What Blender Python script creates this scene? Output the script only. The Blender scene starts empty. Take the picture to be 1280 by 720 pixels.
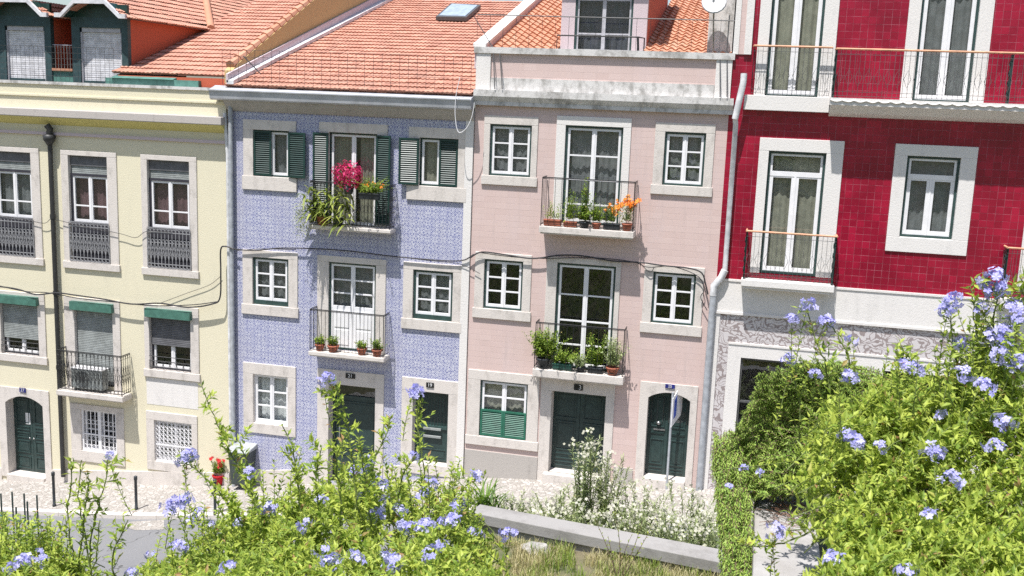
import bpy, bmesh, math, random
from mathutils import Vector, Matrix, noise
random.seed(7)
C = bpy.context.scene.collection
D = 25.5; H = 12.0; FPX = 1300.0
# camera orientation solved from the vanishing points (rows: right, down, forward)
M = ((0.97029158, 0.23893874, 0.03798067), (0.07857636, -0.16274761, -0.98353392), (-0.2288231, 0.95729906, -0.17668757))
CAM = Vector((0, -D, H))
def ray(px, py):
    c = ((px-640)/FPX, (py-360)/FPX, 1)
    return Vector([sum(M[i][j]*c[i] for i in range(3)) for j in range(3)])
def at(px, py, Y=0.0):                       # pixel -> point on the plane y=Y
    d = ray(px, py); return CAM + d*((D+Y)/d.y)
def xz(px, py, Y=0.0): p = at(px, py, Y); return p.x, p.z
def rect(tl, br, Y=0.0):
    a = xz(*tl, Y); b = xz(*br, Y); return (a[0], b[0], b[1], a[1])   # x0,x1,z0,z1
def far(px, py, d):                          # pixel -> point at ground distance d from the camera
    r = ray(px, py); return CAM + r*(d/r.y)
def lerp(a, b, t): return a+(b-a)*t
SZ = [(-60, -14.5), (-30, -12.6), (-20.8, -11.75), (-15.6, -11.25), (-11, -10.6), (-7, -9.9), (-4.2, -9.66), (-.9, -9.45), (6, -9.0), (40, -6.8)]
def street(x):
    for (a, za), (b, zb) in zip(SZ, SZ[1:]):
        if x <= b: return H + lerp(za, zb, (x-a)/(b-a))
    return H + SZ[-1][1]

# ------------------------------------------------------------------ materials
class NT:
    def __init__(s, name):
        s.m = bpy.data.materials.new(name); s.m.use_nodes = True; s.t = s.m.node_tree; s.n = s.t.nodes
        s.b = s.n['Principled BSDF']; s.out = s.n['Material Output']
    def new(s, typ, **kw):
        n = s.n.new(typ)
        for k, v in kw.items(): setattr(n, k, v)
        return n
    def link(s, a, b): s.t.links.new(a, b)
    def setin(s, n, i, v):
        if v is None: return
        if hasattr(v, 'is_output') or isinstance(v, bpy.types.NodeSocket): s.link(v, n.inputs[i])
        else: n.inputs[i].default_value = v
    def math(s, op, a, b=None, c=None):
        n = s.new('ShaderNodeMath', operation=op); s.setin(n, 0, a); s.setin(n, 1, b); s.setin(n, 2, c); return n.outputs[0]
    def mix(s, f, a, b, blend='MIX'):
        n = s.new('ShaderNodeMix', data_type='RGBA', blend_type=blend)
        s.setin(n, 0, f); s.setin(n, 6, col(a)); s.setin(n, 7, col(b)); return n.outputs[2]
    def coord(s):
        if not hasattr(s, '_c'):
            g = s.new('ShaderNodeNewGeometry'); s._c = g.outputs['Position']
        return s._c
    def sep(s, v=None):
        n = s.new('ShaderNodeSeparateXYZ'); s.link(v or s.coord(), n.inputs[0]); return n.outputs
    def comb(s, x, y, z):
        n = s.new('ShaderNodeCombineXYZ'); s.setin(n, 0, x); s.setin(n, 1, y); s.setin(n, 2, z); return n.outputs[0]
    def noise(s, scale, detail=4, rough=.55, vec=None, stretch=None):
        n = s.new('ShaderNodeTexNoise'); n.inputs['Scale'].default_value = scale; n.inputs['Detail'].default_value = detail
        n.inputs['Roughness'].default_value = rough
        v = vec or s.coord()
        if stretch:
            m = s.new('ShaderNodeMapping'); m.inputs['Scale'].default_value = stretch; s.link(v, m.inputs[0]); v = m.outputs[0]
        s.link(v, n.inputs['Vector']); return n.outputs[0]
    def ramp(s, f, a, b):                    # smoothstep
        n = s.new('ShaderNodeMapRange'); n.interpolation_type = 'SMOOTHSTEP'; s.setin(n, 0, f); n.inputs[1].default_value = a; n.inputs[2].default_value = b
        return n.outputs[0]
    def bump(s, h, dist=.01, strength=1):
        n = s.new('ShaderNodeBump'); n.inputs['Distance'].default_value = dist; n.inputs['Strength'].default_value = strength
        s.link(h, n.inputs['Height']); s.link(n.outputs[0], s.b.inputs['Normal'])
    def done(s, c=None, rough=.7, metal=0, spec=None):
        if c is not None: s.setin(s.b, 'Base Color', col(c))
        s.setin(s.b, 'Roughness', rough); s.b.inputs['Metallic'].default_value = metal
        if spec is not None: s.b.inputs['Specular IOR Level'].default_value = spec
        return s.m
def col(c): return (c[0], c[1], c[2], 1) if isinstance(c, (tuple, list)) else c
MAT = {}
def plain(name, c, rough=.6, metal=0, var=.15, scale=6.0, bump=0):
    t = NT(name); f = t.noise(scale, 5)
    dark = tuple(x*(1-var*2) for x in c)
    cc = t.mix(t.ramp(f, .3, .7), dark, c)
    if bump: t.bump(t.noise(60, 3), bump)
    MAT[name] = t.done(cc, rough, metal); return MAT[name]
def stained(name, c, dirt, amt=.5, scale=1.2, rough=.8, streak=(3, 3, .6), lo=.5, hi=.75, joints=0):
    t = NT(name)
    a = t.noise(scale, 7, .65, stretch=streak); b = t.noise(9, 6, .7)
    f = t.math('MULTIPLY', t.ramp(t.math('ADD', t.math('MULTIPLY', a, .7), t.math('MULTIPLY', b, .3)), lo, hi), amt)
    cc = t.mix(f, c, dirt)
    fine = t.noise(40, 3)
    cc = t.mix(t.math('MULTIPLY', fine, .25), cc, tuple(x*.75 for x in c))
    t.bump(t.noise(25, 5, .7), .006)
    MAT[name] = t.done(cc, rough); return MAT[name]

def tile_grid(t, sx, sz, w, ox=0, oz=0, shift=0):
    p = t.sep()
    z = t.math('DIVIDE', t.math('ADD', p[2], oz), sz)
    x = t.math('DIVIDE', t.math('ADD', p[0], ox), sx)
    if shift: x = t.math('ADD', x, t.math('MULTIPLY', t.math('FLOOR', z), shift))
    fx = t.math('ABSOLUTE', t.math('SUBTRACT', t.math('FRACT', x), .5)); fz = t.math('ABSOLUTE', t.math('SUBTRACT', t.math('FRACT', z), .5))
    gx = t.math('GREATER_THAN', fx, .5-w/sx); gz = t.math('GREATER_THAN', fz, .5-w/sz)
    idx = t.comb(t.math('FLOOR', x), t.math('FLOOR', z), 0.3)
    wn = t.new('ShaderNodeTexWhiteNoise'); t.link(idx, wn.inputs[0])
    return gx, gz, wn.outputs[0], t.math('SUBTRACT', t.math('FRACT', x), .5), t.math('SUBTRACT', t.math('FRACT', z), .5)

def m_azulejo():
    t = NT('blue_azulejo'); gx, gz, rnd, cx, cz = tile_grid(t, .21, .21, .0012)
    ax = t.math('ABSOLUTE', cx); az = t.math('ABSOLUTE', cz); nz = t.math('MULTIPLY', t.math('SUBTRACT', t.noise(14, 3, .6), .5), .26)
    r = t.math('ADD', t.math('SQRT', t.math('ADD', t.math('MULTIPLY', cx, cx), t.math('MULTIPLY', cz, cz))), nz)
    kx = t.math('SUBTRACT', ax, .5); kz = t.math('SUBTRACT', az, .5)
    rc = t.math('ADD', t.math('SQRT', t.math('ADD', t.math('MULTIPLY', kx, kx), t.math('MULTIPLY', kz, kz))), nz)
    L = lambda v, c, w: t.math('LESS_THAN', t.math('ABSOLUTE', t.math('SUBTRACT', v, c)), w)
    dia = L(t.math('ADD', t.math('ADD', ax, az), nz), .5, .075)
    x1 = t.math('LESS_THAN', t.math('ABSOLUTE', t.math('SUBTRACT', ax, az)), .035)
    w = t.math('MAXIMUM', t.math('MAXIMUM', dia, L(r, .22, .045)), t.math('MAXIMUM', t.math('MAXIMUM', L(rc, .22, .06), t.math('LESS_THAN', r, .06)), t.math('MAXIMUM', t.math('LESS_THAN', rc, .09), t.math('MULTIPLY', x1, .6))))
    wav = t.math('GREATER_THAN', t.noise(20, 3, .7), .60)
    w = t.math('MAXIMUM', w, t.math('MULTIPLY', wav, .7))
    blue = t.mix(t.noise(1.5, 5), (.075, .09, .255), (.135, .15, .35))
    c = t.mix(w, blue, (.56, .565, .64))
    c = t.mix(t.math('MULTIPLY', rnd, .18), c, (.20, .22, .45))
    c = t.mix(t.math('MULTIPLY', t.ramp(t.noise(.9, 6, .6, stretch=(1, 1, .4)), .45, .75), .3), c, (.40, .38, .43))
    g = t.math('MAXIMUM', gx, gz)
    t.bump(t.math('ADD', t.math('MULTIPLY', g, -1), t.math('MULTIPLY', rnd, .3)), .002)
    MAT['azulejo'] = t.done(c, .3)
def m_redtile():
    t = NT('red_glazed_tile'); gx, gz, rnd, cx, cz = tile_grid(t, .165, .165, .0035)
    c = t.mix(rnd, (.25, .006, .026), (.37, .010, .040))
    c = t.mix(t.ramp(t.noise(.8, 5), .35, .7), c, (.20, .005, .022))
    # the pale grout is worn and shows only along some of the joints
    wn = t.noise(2.2, 2, stretch=(1, 1, 1)); wn2 = t.noise(3.1, 2)
    g = t.math('MAXIMUM', t.math('MULTIPLY', gx, t.math('ADD', t.math('MULTIPLY', t.ramp(wn, .45, .6), .7), .3)), t.math('MULTIPLY', gz, t.math('ADD', t.math('MULTIPLY', t.ramp(wn2, .45, .6), .7), .3)))
    c = t.mix(t.math('MULTIPLY', g, .55), c, (.55, .22, .27))
    a = t.math('MAXIMUM', gx, gz)
    t.bump(t.math('ADD', t.math('MULTIPLY', a, -1), t.math('ADD', t.math('MULTIPLY', rnd, .7), t.noise(5, 2))), .004)
    MAT['redtile'] = t.done(c, .22)
def m_pinktile():
    t = NT('pink_tile'); gx, gz, rnd, cx, cz = tile_grid(t, .30, .15, .003)
    c = t.mix(rnd, (.585, .445, .41), (.615, .475, .44))
    c = t.mix(t.math('MULTIPLY', t.ramp(t.noise(.7, 7, .65, stretch=(2, 2, .5)), .45, .75), .5), c, (.58, .47, .46))
    c = t.mix(t.math('MULTIPLY', t.ramp(t.noise(2.6, 5, .65, stretch=(3, 3, .25)), .52, .75), .30), c, (.42, .35, .33))
    c = t.mix(t.math('MULTIPLY', t.ramp(t.math('ADD', t.sep()[2], t.math('MULTIPLY', t.noise(2, 4), 2.0)), 5.2, 3.0), .35), c, (.50, .40, .36))
    g = t.math('MAXIMUM', t.math('MULTIPLY', gx, .35), gz); c = t.mix(t.math('MULTIPLY', t.math('MULTIPLY', g, t.ramp(t.noise(1.3, 3), .4, .65)), .25), c, (.44, .32, .31))
    t.bump(t.math('ADD', t.math('MULTIPLY', g, -1), t.math('MULTIPLY', rnd, .4)), .002)
    MAT['pinktile'] = t.done(c, .5)
def m_frieze():
    t = NT('art_nouveau_frieze')
    n = t.new('ShaderNodeTexNoise'); n.inputs['Scale'].default_value = 4; t.link(t.coord(), n.inputs['Vector'])
    vm = t.new('ShaderNodeVectorMath', operation='MULTIPLY_ADD'); t.link(n.outputs['Color'], vm.inputs[0]); vm.inputs[1].default_value = (.35, .35, .35); t.link(t.coord(), vm.inputs[2])
    def con(sc, k, w, off):
        q = t.new('ShaderNodeVectorMath', operation='ADD'); t.link(vm.outputs[0], q.inputs[0]); q.inputs[1].default_value = (off, 0, off)
        f = t.math('FRACT', t.math('MULTIPLY', t.noise(sc, 1, .5, vec=q.outputs[0], stretch=(1, 1, 1.5)), k)); return t.math('LESS_THAN', t.math('ABSOLUTE', t.math('SUBTRACT', f, .5)), w)
    l = t.math('MAXIMUM', con(1.1, 14, .13, 0), con(1.3, 14, .12, 7))
    c = t.mix(t.noise(3, 4), (.50, .46, .46), (.66, .63, .63)); c = t.mix(t.math('MULTIPLY', l, .8), c, (.22, .17, .165))
    MAT['frieze'] = t.done(c, .35)
def m_rooftile(name, a, b, dirt):
    t = NT(name); at_ = t.new('ShaderNodeAttribute', attribute_name='rnd')
    c = t.mix(at_.outputs['Fac'], a, b)
    c = t.mix(t.math('MULTIPLY', t.ramp(t.noise(1.1, 7, .7), .5, .72), .55), c, dirt)
    c = t.mix(t.math('MULTIPLY', t.noise(18, 4), .3), c, (a[0]*.7, a[1]*.8, a[2]*.9))
    t.bump(t.noise(40, 3), .004)
    MAT[name] = t.done(c, .85)
def m_leaf(name, a, b, c3, trans=.38, rough=.5):
    t = NT(name); at_ = t.new('ShaderNodeAttribute', attribute_name='rnd')
    c = t.mix(t.ramp(at_.outputs['Fac'], 0, .8), a, b); c = t.mix(t.ramp(at_.outputs['Fac'], .97, .985), c, c3); c = t.mix(t.math('MULTIPLY', t.ramp(t.noise(2.2, 3), .45, .68), .35), c, a)
    t.done(c, rough, spec=.35)
    tr = t.new('ShaderNodeBsdfTranslucent'); t.link(c, tr.inputs[0])
    mx = t.new('ShaderNodeMixShader'); mx.inputs[0].default_value = trans
    t.link(t.b.outputs[0], mx.inputs[1]); t.link(tr.outputs[0], mx.inputs[2]); t.link(mx.outputs[0], t.out.inputs[0])
    MAT[name] = t.m
def m_glass():
    t = NT('window_glass'); g = t.new('ShaderNodeBsdfGlossy'); g.inputs['Roughness'].default_value = .02; g.inputs[0].default_value = (.9, .95, 1, 1)
    tr = t.new('ShaderNodeBsdfTransparent'); tr.inputs[0].default_value = (.88, .92, .9, 1)
    f = t.new('ShaderNodeLayerWeight'); f.inputs[0].default_value = .5
    bn = t.new('ShaderNodeBump'); bn.inputs['Distance'].default_value = .01; bn.inputs['Strength'].default_value = .4
    t.link(t.noise(1.6, 2), bn.inputs['Height']); t.link(bn.outputs[0], g.inputs['Normal'])
    mx = t.new('ShaderNodeMixShader'); t.link(t.math('ADD', t.math('MULTIPLY', t.math('POWER', f.outputs['Facing'], 4.0), .7), .09), mx.inputs[0])
    t.link(tr.outputs[0], mx.inputs[1]); t.link(g.outputs[0], mx.inputs[2]); t.link(mx.outputs[0], t.out.inputs[0]); MAT['glass'] = t.m
def m_calcada():
    t = NT('limestone_setts'); v = t.new('ShaderNodeTexVoronoi', feature='DISTANCE_TO_EDGE'); v.inputs['Scale'].default_value = 9; t.link(t.coord(), v.inputs['Vector'])
    v2 = t.new('ShaderNodeTexVoronoi'); v2.inputs['Scale'].default_value = 9; t.link(t.coord(), v2.inputs['Vector'])
    sp = t.new('ShaderNodeSeparateColor'); t.link(v2.outputs['Color'], sp.inputs[0])
    c = t.mix(sp.outputs[0], (.27, .25, .225), (.45, .42, .39)); c = t.mix(t.ramp(v.outputs[0], .07, .02), c, (.27, .24, .21))
    c = t.mix(t.math('MULTIPLY', t.ramp(t.noise(.8, 5), .45, .7), .35), c, (.36, .33, .30))
    t.bump(t.ramp(v.outputs[0], 0, .1), .01); MAT['calcada'] = t.done(c, .7)
def m_asphalt():
    t = NT('worn_asphalt'); a = t.noise(.5, 6, .6); b = t.noise(70, 4)
    c = t.mix(a, (.15, .15, .155), (.22, .22, .225)); c = t.mix(t.math('MULTIPLY', b, .5), c, (.14, .14, .15))
    v = t.new('ShaderNodeTexVoronoi', feature='DISTANCE_TO_EDGE'); v.inputs['Scale'].default_value = .45
    n = t.new('ShaderNodeTexNoise'); n.inputs['Scale'].default_value = 2; t.link(t.coord(), n.inputs['Vector'])
    vm = t.new('ShaderNodeVectorMath', operation='MULTIPLY_ADD'); t.link(n.outputs['Color'], vm.inputs[0]); vm.inputs[1].default_value = (.8, .8, .8); t.link(t.coord(), vm.inputs[2]); t.link(vm.outputs[0], v.inputs['Vector'])
    c = t.mix(t.math('MULTIPLY', t.math('LESS_THAN', v.outputs[0], .006), .8), c, (.06, .06, .06))
    t.bump(b, .006); MAT['asphalt'] = t.done(c, .85)
def m_soil():
    t = NT('garden_soil'); c = t.mix(t.ramp(t.noise(1.6, 6, .65), .35, .65), (.20, .17, .10), (.08, .115, .04)); c = t.mix(t.math('MULTIPLY', t.noise(22, 5, .7), .6), c, (.10, .085, .05))
    t.bump(t.noise(12, 6, .7), .05); MAT['soil'] = t.done(c, .95)
m_azulejo(); m_redtile(); m_pinktile(); m_frieze(); m_glass(); m_calcada(); m_asphalt(); m_soil()
m_rooftile('roof_red', (.42, .195, .135), (.55, .285, .20), (.30, .18, .14))
m_rooftile('roof_orange', (.48, .22, .13), (.60, .32, .21), (.50, .36, .25))
stained('yellow_plaster', (.70, .645, .48), (.55, .51, .40), .55, .9, .85)
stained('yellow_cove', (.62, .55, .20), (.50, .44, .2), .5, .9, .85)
stained('ledge_stone', (.46, .42, .39), (.22, .20, .19), .7, 1.7, .85)
stained('white_plaster', (.72, .69, .66), (.50, .48, .46), .6, 1.2)
stained('stone', (.63, .58, .535), (.34, .31, .28), .75, 1.9, .75, (2.5, 2.5, 1.0), .46, .72)
stained('cornice_stone', (.62, .60, .58), (.19, .18, .16), .75, 1.7, .85, (2, 2, .9), .44, .62)
stained('grey_stone', (.42, .39, .36), (.24, .22, .20), .8, 1.5, .85)
stained('pale_cement', (.37, .355, .345), (.26, .24, .22), .7, 2.2, .9, (1, 1, 1), .42, .66)
stained('concrete', (.29, .28, .27), (.16, .15, .14), .7, 1.1, .9, (1, 1, 1), .42, .66)
stained('red_plaster', (.50, .105, .05), (.38, .08, .045), .6, 1.2)
stained('ochre_plaster', (.52, .38, .17), (.36, .27, .15), .8, 1.5)
stained('lilac_plaster', (.58, .48, .50), (.45, .40, .40), .6, 1.2)
plain('white_paint', (.80, .79, .80), .4, var=.04); plain('green_frame', (.035, .07, .065), .4)
plain('shutter_green', (.012, .045, .038), .42); plain('bright_green', (.025, .15, .095), .45); plain('teal', (.10, .24, .20), .6); plain('slate_teal', (.035, .075, .08), .6)
plain('door_green', (.028, .055, .052), .35); plain('iron', (.025, .025, .027), .5, var=.2, scale=30); plain('iron_grey', (.10, .10, .10), .5, scale=20); plain('iron_lit', (.30, .30, .31), .55, scale=20)  # iron_lit: paler copy of the iron with sunlight put into its colour
plain('dark_shade', (.035, .033, .045), .8); plain('blind_grey', (.30, .32, .31), .6); plain('blind_box', (.13, .13, .14), .6); plain('awning_green', (.07, .19, .145), .6)
plain('zinc', (.48, .49, .52), .45, .1, var=.12, scale=3); plain('pipe_white', (.72, .72, .73), .5); plain('pipe_grey', (.42, .44, .47), .5); plain('pipe_black', (.035, .035, .035), .5)
plain('steel', (.5, .5, .5), .35, .9); plain('wood_rail', (.66, .34, .20), .55); plain('terracotta', (.38, .12, .07), .8); plain('plastic_dark', (.03, .035, .04), .5); plain('plastic_green', (.03, .12, .09), .5)
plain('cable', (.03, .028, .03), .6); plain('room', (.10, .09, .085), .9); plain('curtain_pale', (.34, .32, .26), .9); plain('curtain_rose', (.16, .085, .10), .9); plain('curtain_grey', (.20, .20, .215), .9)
plain('curtain_blue', (.10, .10, .14), .9); plain('white_shutter', (.50, .49, .52), .6); plain('shutter_lit', (.70, .69, .71), .6)
plain('enamel_blue', (.03, .035, .22), .3); plain('black_plate', (.012, .012, .014), .4); plain('digit_white', (.8, .8, .8), .5)
plain('bin_green', (.05, .065, .06), .5); plain('bin_lid', (.40, .42, .42), .5); plain('sign_blue', (.05, .10, .45), .4); plain('skylight_glass', (.45, .52, .60), .12)
plain('rock_white', (.40, .38, .36), .9, var=.2, scale=9, bump=.01); plain('bark', (.16, .11, .07), .9); plain('stem_green', (.16, .20, .06), .7); plain('litter', (.20, .10, .06), .9)
plain('haze_white', (.75, .75, .75), .6); plain('scallop', (.74, .70, .66), .6, var=.2, scale=14); plain('interior_lit', (.14, .15, .16), .8)
m_leaf('leaf_plumbago', (.22, .33, .05), (.56, .64, .12), (.46, .28, .13), .5)
m_leaf('leaf_plumbago_deep', (.055, .125, .015), (.17, .28, .03), (.38, .22, .10))
m_leaf('leaf_juniper', (.18, .30, .05), (.38, .50, .10), (.25, .18, .09), .3)
m_leaf('leaf_oleander', (.24, .31, .12), (.50, .56, .29), (.40, .38, .15))
m_leaf('leaf_pot', (.12, .21, .025), (.32, .42, .06), (.4, .3, .1)); m_leaf('leaf_bromeliad', (.14, .20, .03), (.42, .46, .10), (.5, .2, .12))
m_leaf('grass', (.36, .35, .13), (.60, .53, .31), (.55, .43, .25)); m_leaf('grass_green', (.13, .22, .03), (.34, .42, .08), (.45, .4, .2))
m_leaf('petal_blue', (.36, .35, .76), (.58, .56, .88), (.70, .62, .82), .3); m_leaf('petal_pink', (.50, .02, .10), (.70, .05, .20), (.8, .2, .4), .3)
m_leaf('petal_orange', (.85, .20, .02), (.9, .38, .05), (.9, .5, .1), .3); m_leaf('petal_white', (.50, .49, .38), (.64, .62, .53), (.7, .6, .45), .3); m_leaf('petal_red', (.6, .02, .03), (.75, .05, .06), (.7, .1, .1), .3)

# ------------------------------------------------------------------ mesh builder
def origin(o):
    v = Vector((0, 0, 0))
    while o: v = v+o.location; o = o.parent
    return v
class MB:
    def __init__(s): s.v = []; s.f = []; s.mi = []; s.r = []; s.cm = 0; s.cr = 0
    def face(s, *idx): s.f.append(idx); s.mi.append(s.cm); s.r.append(s.cr)
    def quad(s, *pts):
        n = len(s.v); s.v += [tuple(p) for p in pts]; s.face(*range(n, n+len(pts))); return s
    def box(s, x0, x1, y0, y1, z0, z1):
        if x0 > x1: x0, x1 = x1, x0
        if y0 > y1: y0, y1 = y1, y0
        if z0 > z1: z0, z1 = z1, z0
        n = len(s.v); s.v += [(x, y, z) for x in (x0, x1) for y in (y0, y1) for z in (z0, z1)]
        for f in ((0, 1, 3, 2), (4, 6, 7, 5), (0, 4, 5, 1), (2, 3, 7, 6), (0, 2, 6, 4), (1, 5, 7, 3)): s.face(*[n+i for i in f])
        return s
    def prism(s, pts, off):                  # polygon extruded by vector off
        n = len(s.v); k = len(pts); off = Vector(off); s.v += [tuple(p) for p in pts]+[tuple(Vector(p)+off) for p in pts]
        s.face(*range(n+k-1, n-1, -1)); s.face(*range(n+k, n+2*k))
        for i in range(k): j = (i+1) % k; s.face(n+i, n+j, n+k+j, n+k+i)
        return s
    def tube(s, pts, r, n=6, caps=True, r1=None):
        pts = [Vector(p) for p in pts]; base = len(s.v); k = len(pts)
        for i, p in enumerate(pts):
            d = (pts[min(i+1, k-1)]-pts[max(i-1, 0)])
            if d.length < 1e-9: d = Vector((0, 0, 1))
            d.normalize(); a = d.orthogonal().normalized() if i == 0 else (pa-d*pa.dot(d)).normalized()
            pa = a; b = d.cross(a); rr = r if r1 is None else lerp(r, r1, i/max(1, k-1))
            for j in range(n): t = 2*math.pi*j/n; s.v.append(tuple(p+a*math.cos(t)*rr+b*math.sin(t)*rr))
        for i in range(k-1):
            for j in range(n):
                j2 = (j+1) % n; s.face(base+i*n+j, base+i*n+j2, base+(i+1)*n+j2, base+(i+1)*n+j)
        if caps:
            e = len(s.v); s.v += s.v[base:base+n]+s.v[base+(k-1)*n:base+k*n]; s.face(*range(e+n-1, e-1, -1)); s.face(*range(e+n, e+2*n))
        return s
    def ring(s, c, r, tr, n=10, ax='y', m=4, ex=1.0):
        c = Vector(c); P = []
        for i in range(n+1):
            t = 2*math.pi*i/n; a, b = r*math.cos(t), r*math.sin(t)*ex
            P.append(c+(Vector((a, 0, b)) if ax == 'y' else Vector((0, a, b)) if ax == 'x' else Vector((a, b, 0))))
        return s.tube(P, tr, m, False)
    def lathe(s, c, prof, n=14):
        c = Vector(c); base = len(s.v); k = len(prof)
        for r, z in prof:
            for j in range(n): t = 2*math.pi*j/n; s.v.append((c.x+r*math.cos(t), c.y+r*math.sin(t), c.z+z))
        for i in range(k-1):
            for j in range(n): j2 = (j+1) % n; s.face(base+i*n+j, base+i*n+j2, base+(i+1)*n+j2, base+(i+1)*n+j)
        s.face(*range(base+n-1, base-1, -1)); s.face(*range(base+(k-1)*n, base+k*n)); return s
    def leaf(s, p, d, up, L, W, r, droop=.15):
        d = d.normalized(); sd = d.cross(up)
        if sd.length < 1e-4: sd = d.orthogonal()
        sd.normalize(); nn = sd.cross(d); s.cr = r
        n = len(s.v); mid = p+d*L*.5-nn*W*.12
        s.v += [tuple(p), tuple(p+d*L*.45+sd*W*.5+nn*W*.1), tuple(p+d*L-nn*L*droop), tuple(mid), tuple(p+d*L*.45-sd*W*.5+nn*W*.1)]
        s.face(n, n+3, n+2, n+1); s.face(n, n+4, n+2, n+3)
    def build(s, name, mat, parent=None, smooth=False, bevel=0):
        me = bpy.data.meshes.new(name); o0 = origin(parent)
        me.from_pydata([(x-o0.x, y-o0.y, z-o0.z) for x, y, z in s.v], [], s.f)
        mats = mat if isinstance(mat, (list, tuple)) else [mat]
        for m in mats: me.materials.append(MAT[m] if isinstance(m, str) else m)
        if len(mats) > 1: me.polygons.foreach_set('material_index', s.mi)
        if any(s.r):
            a = me.attributes.new('rnd', 'FLOAT', 'FACE'); a.data.foreach_set('value', s.r)
        if smooth: me.polygons.foreach_set('use_smooth', [True]*len(s.f))
        me.update(); o = bpy.data.objects.new(name, me); C.objects.link(o)
        if parent: o.parent = parent
        if bevel:
            b = o.modifiers.new('bevel', 'BEVEL'); b.width = bevel; b.segments = 2; b.limit_method = 'ANGLE'
        return o
def tag(o, label=None, cat=None, group=None, kind=None):
    if label: o['label'] = label
    if cat: o['category'] = cat
    if group: o['group'] = group
    if kind: o['kind'] = kind
    return o
def thing(name, loc, label, cat, group=None):
    o = bpy.data.objects.new(name, None); o.empty_display_size = .2; o.location = loc; C.objects.link(o); return tag(o, label, cat, group)
def text_into(mb, s, cx, y, cz, size, mi):
    cu = bpy.data.curves.new('t', 'FONT'); cu.body = s; cu.size = size; cu.align_x = 'CENTER'; cu.align_y = 'CENTER'; cu.extrude = .002
    o = bpy.data.objects.new('t', cu); C.objects.link(o); bpy.context.view_layer.update()
    me = bpy.data.meshes.new_from_object(o.evaluated_get(bpy.context.evaluated_depsgraph_get()))
    n = len(mb.v); mb.v += [(cx+v.co.x, y-v.co.z, cz+v.co.y) for v in me.vertices]; mb.cm = mi
    for p in me.polygons: mb.face(*[n+i for i in p.vertices])
    mb.cm = 0; bpy.data.objects.remove(o); bpy.data.meshes.remove(me); bpy.data.curves.remove(cu)

# ------------------------------------------------------------------ facade pieces
def wall_grid(x0, x1, z0, z1, y, ops, mb=None):
    mb = mb or MB(); xs = sorted({x0, x1, *[v for o in ops for v in o[:2] if x0 < v < x1]}); zs = sorted({z0, z1, *[v for o in ops for v in o[2:4] if z0 < v < z1]})
    for a, b in zip(xs, xs[1:]):
        for c, d in zip(zs, zs[1:]):
            mx, mz = (a+b)/2, (c+d)/2
            if any(o[0] < mx < o[1] and o[2] < mz < o[3] for o in ops): continue
            mb.quad((a, y, c), (b, y, c), (b, y, d), (a, y, d))
    return mb
def surround(parent, op, su, mat='stone', depth=.2, proud=.035, sill=.0, no_bottom=False, name='surround'):
    m = MB(); x0, x1, z0, z1 = op; a, b, c, d = su
    m.box(a, b, -proud, depth, z1, d)
    zb = z0 if not no_bottom else c
    m.box(a, x0, -proud+.002, depth, zb, z1).box(x1, b, -proud+.002, depth, zb, z1)
    if not no_bottom: m.box(a-(.03 if sill else 0), b+(.03 if sill else 0), -proud-sill, depth, c, z0)
    return m.build(name, mat, parent, bevel=.008)
def arch_surround(parent, op, su, rise, mat='stone', depth=.3, proud=.035):
    m = MB(); x0, x1, z0, z1 = op; a, b, c, d = su; N = 12
    A = [(lerp(x0, x1, i/N), z1-rise+rise*math.sin(math.pi*i/N)**.8) for i in range(N+1)]
    m.box(a, x0, -proud, depth, c, z1-rise).box(x1, b, -proud, depth, c, z1-rise)
    m.box(a, x0, -proud, depth, z1-rise, d).box(x1, b, -proud, depth, z1-rise, d)
    for (xa, za), (xb, zb) in zip(A, A[1:]):
        m.prism([(xa, -proud, za), (xb, -proud, zb), (xb, -proud, d), (xa, -proud, d)], (0, depth+proud, 0))
    return m.build('surround', mat, parent)
def sash(mb, x0, x1, z0, z1, y, rows, bar=.05, thin=.028, zs=None):
    """one glazed leaf: border plus horizontal bars at the given fractions"""
    mb.box(x0, x0+bar, y-.02, y+.03, z0, z1).box(x1-bar, x1, y-.02, y+.03, z0, z1)
    mb.box(x0+bar, x1-bar, y-.018, y+.03, z0, z0+bar*1.2).box(x0+bar, x1-bar, y-.018, y+.03, z1-bar, z1)
    for f in (zs or [i/rows for i in range(1, rows)]):
        z = lerp(z0+bar, z1-bar, f); mb.box(x0+bar, x1-bar, y-.015, y+.025, z-thin/2, z+thin/2)
def curtain(parent, x0, x1, z0, z1, y, mat, gap=0):
    m = MB(); N = max(8, int((x1-x0)/.03))
    spans = [(x0, x1)] if not gap else [(x0, lerp(x0, x1, .5-gap/2)), (lerp(x0, x1, .5+gap/2), x1)]
    for a, b in spans:
        P = []
        for i in range(N+1):
            x = lerp(a, b, i/N); P.append((x, y+.012*math.sin(i*1.3)+.012*math.sin(i*.47+a*7)))
        for (xa, ya), (xb, yb) in zip(P, P[1:]): m.quad((xa, ya, z0), (xb, yb, z0), (xb, yb, z1), (xa, ya, z1))
    return m.build('curtain', mat, parent, smooth=True)
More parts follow.
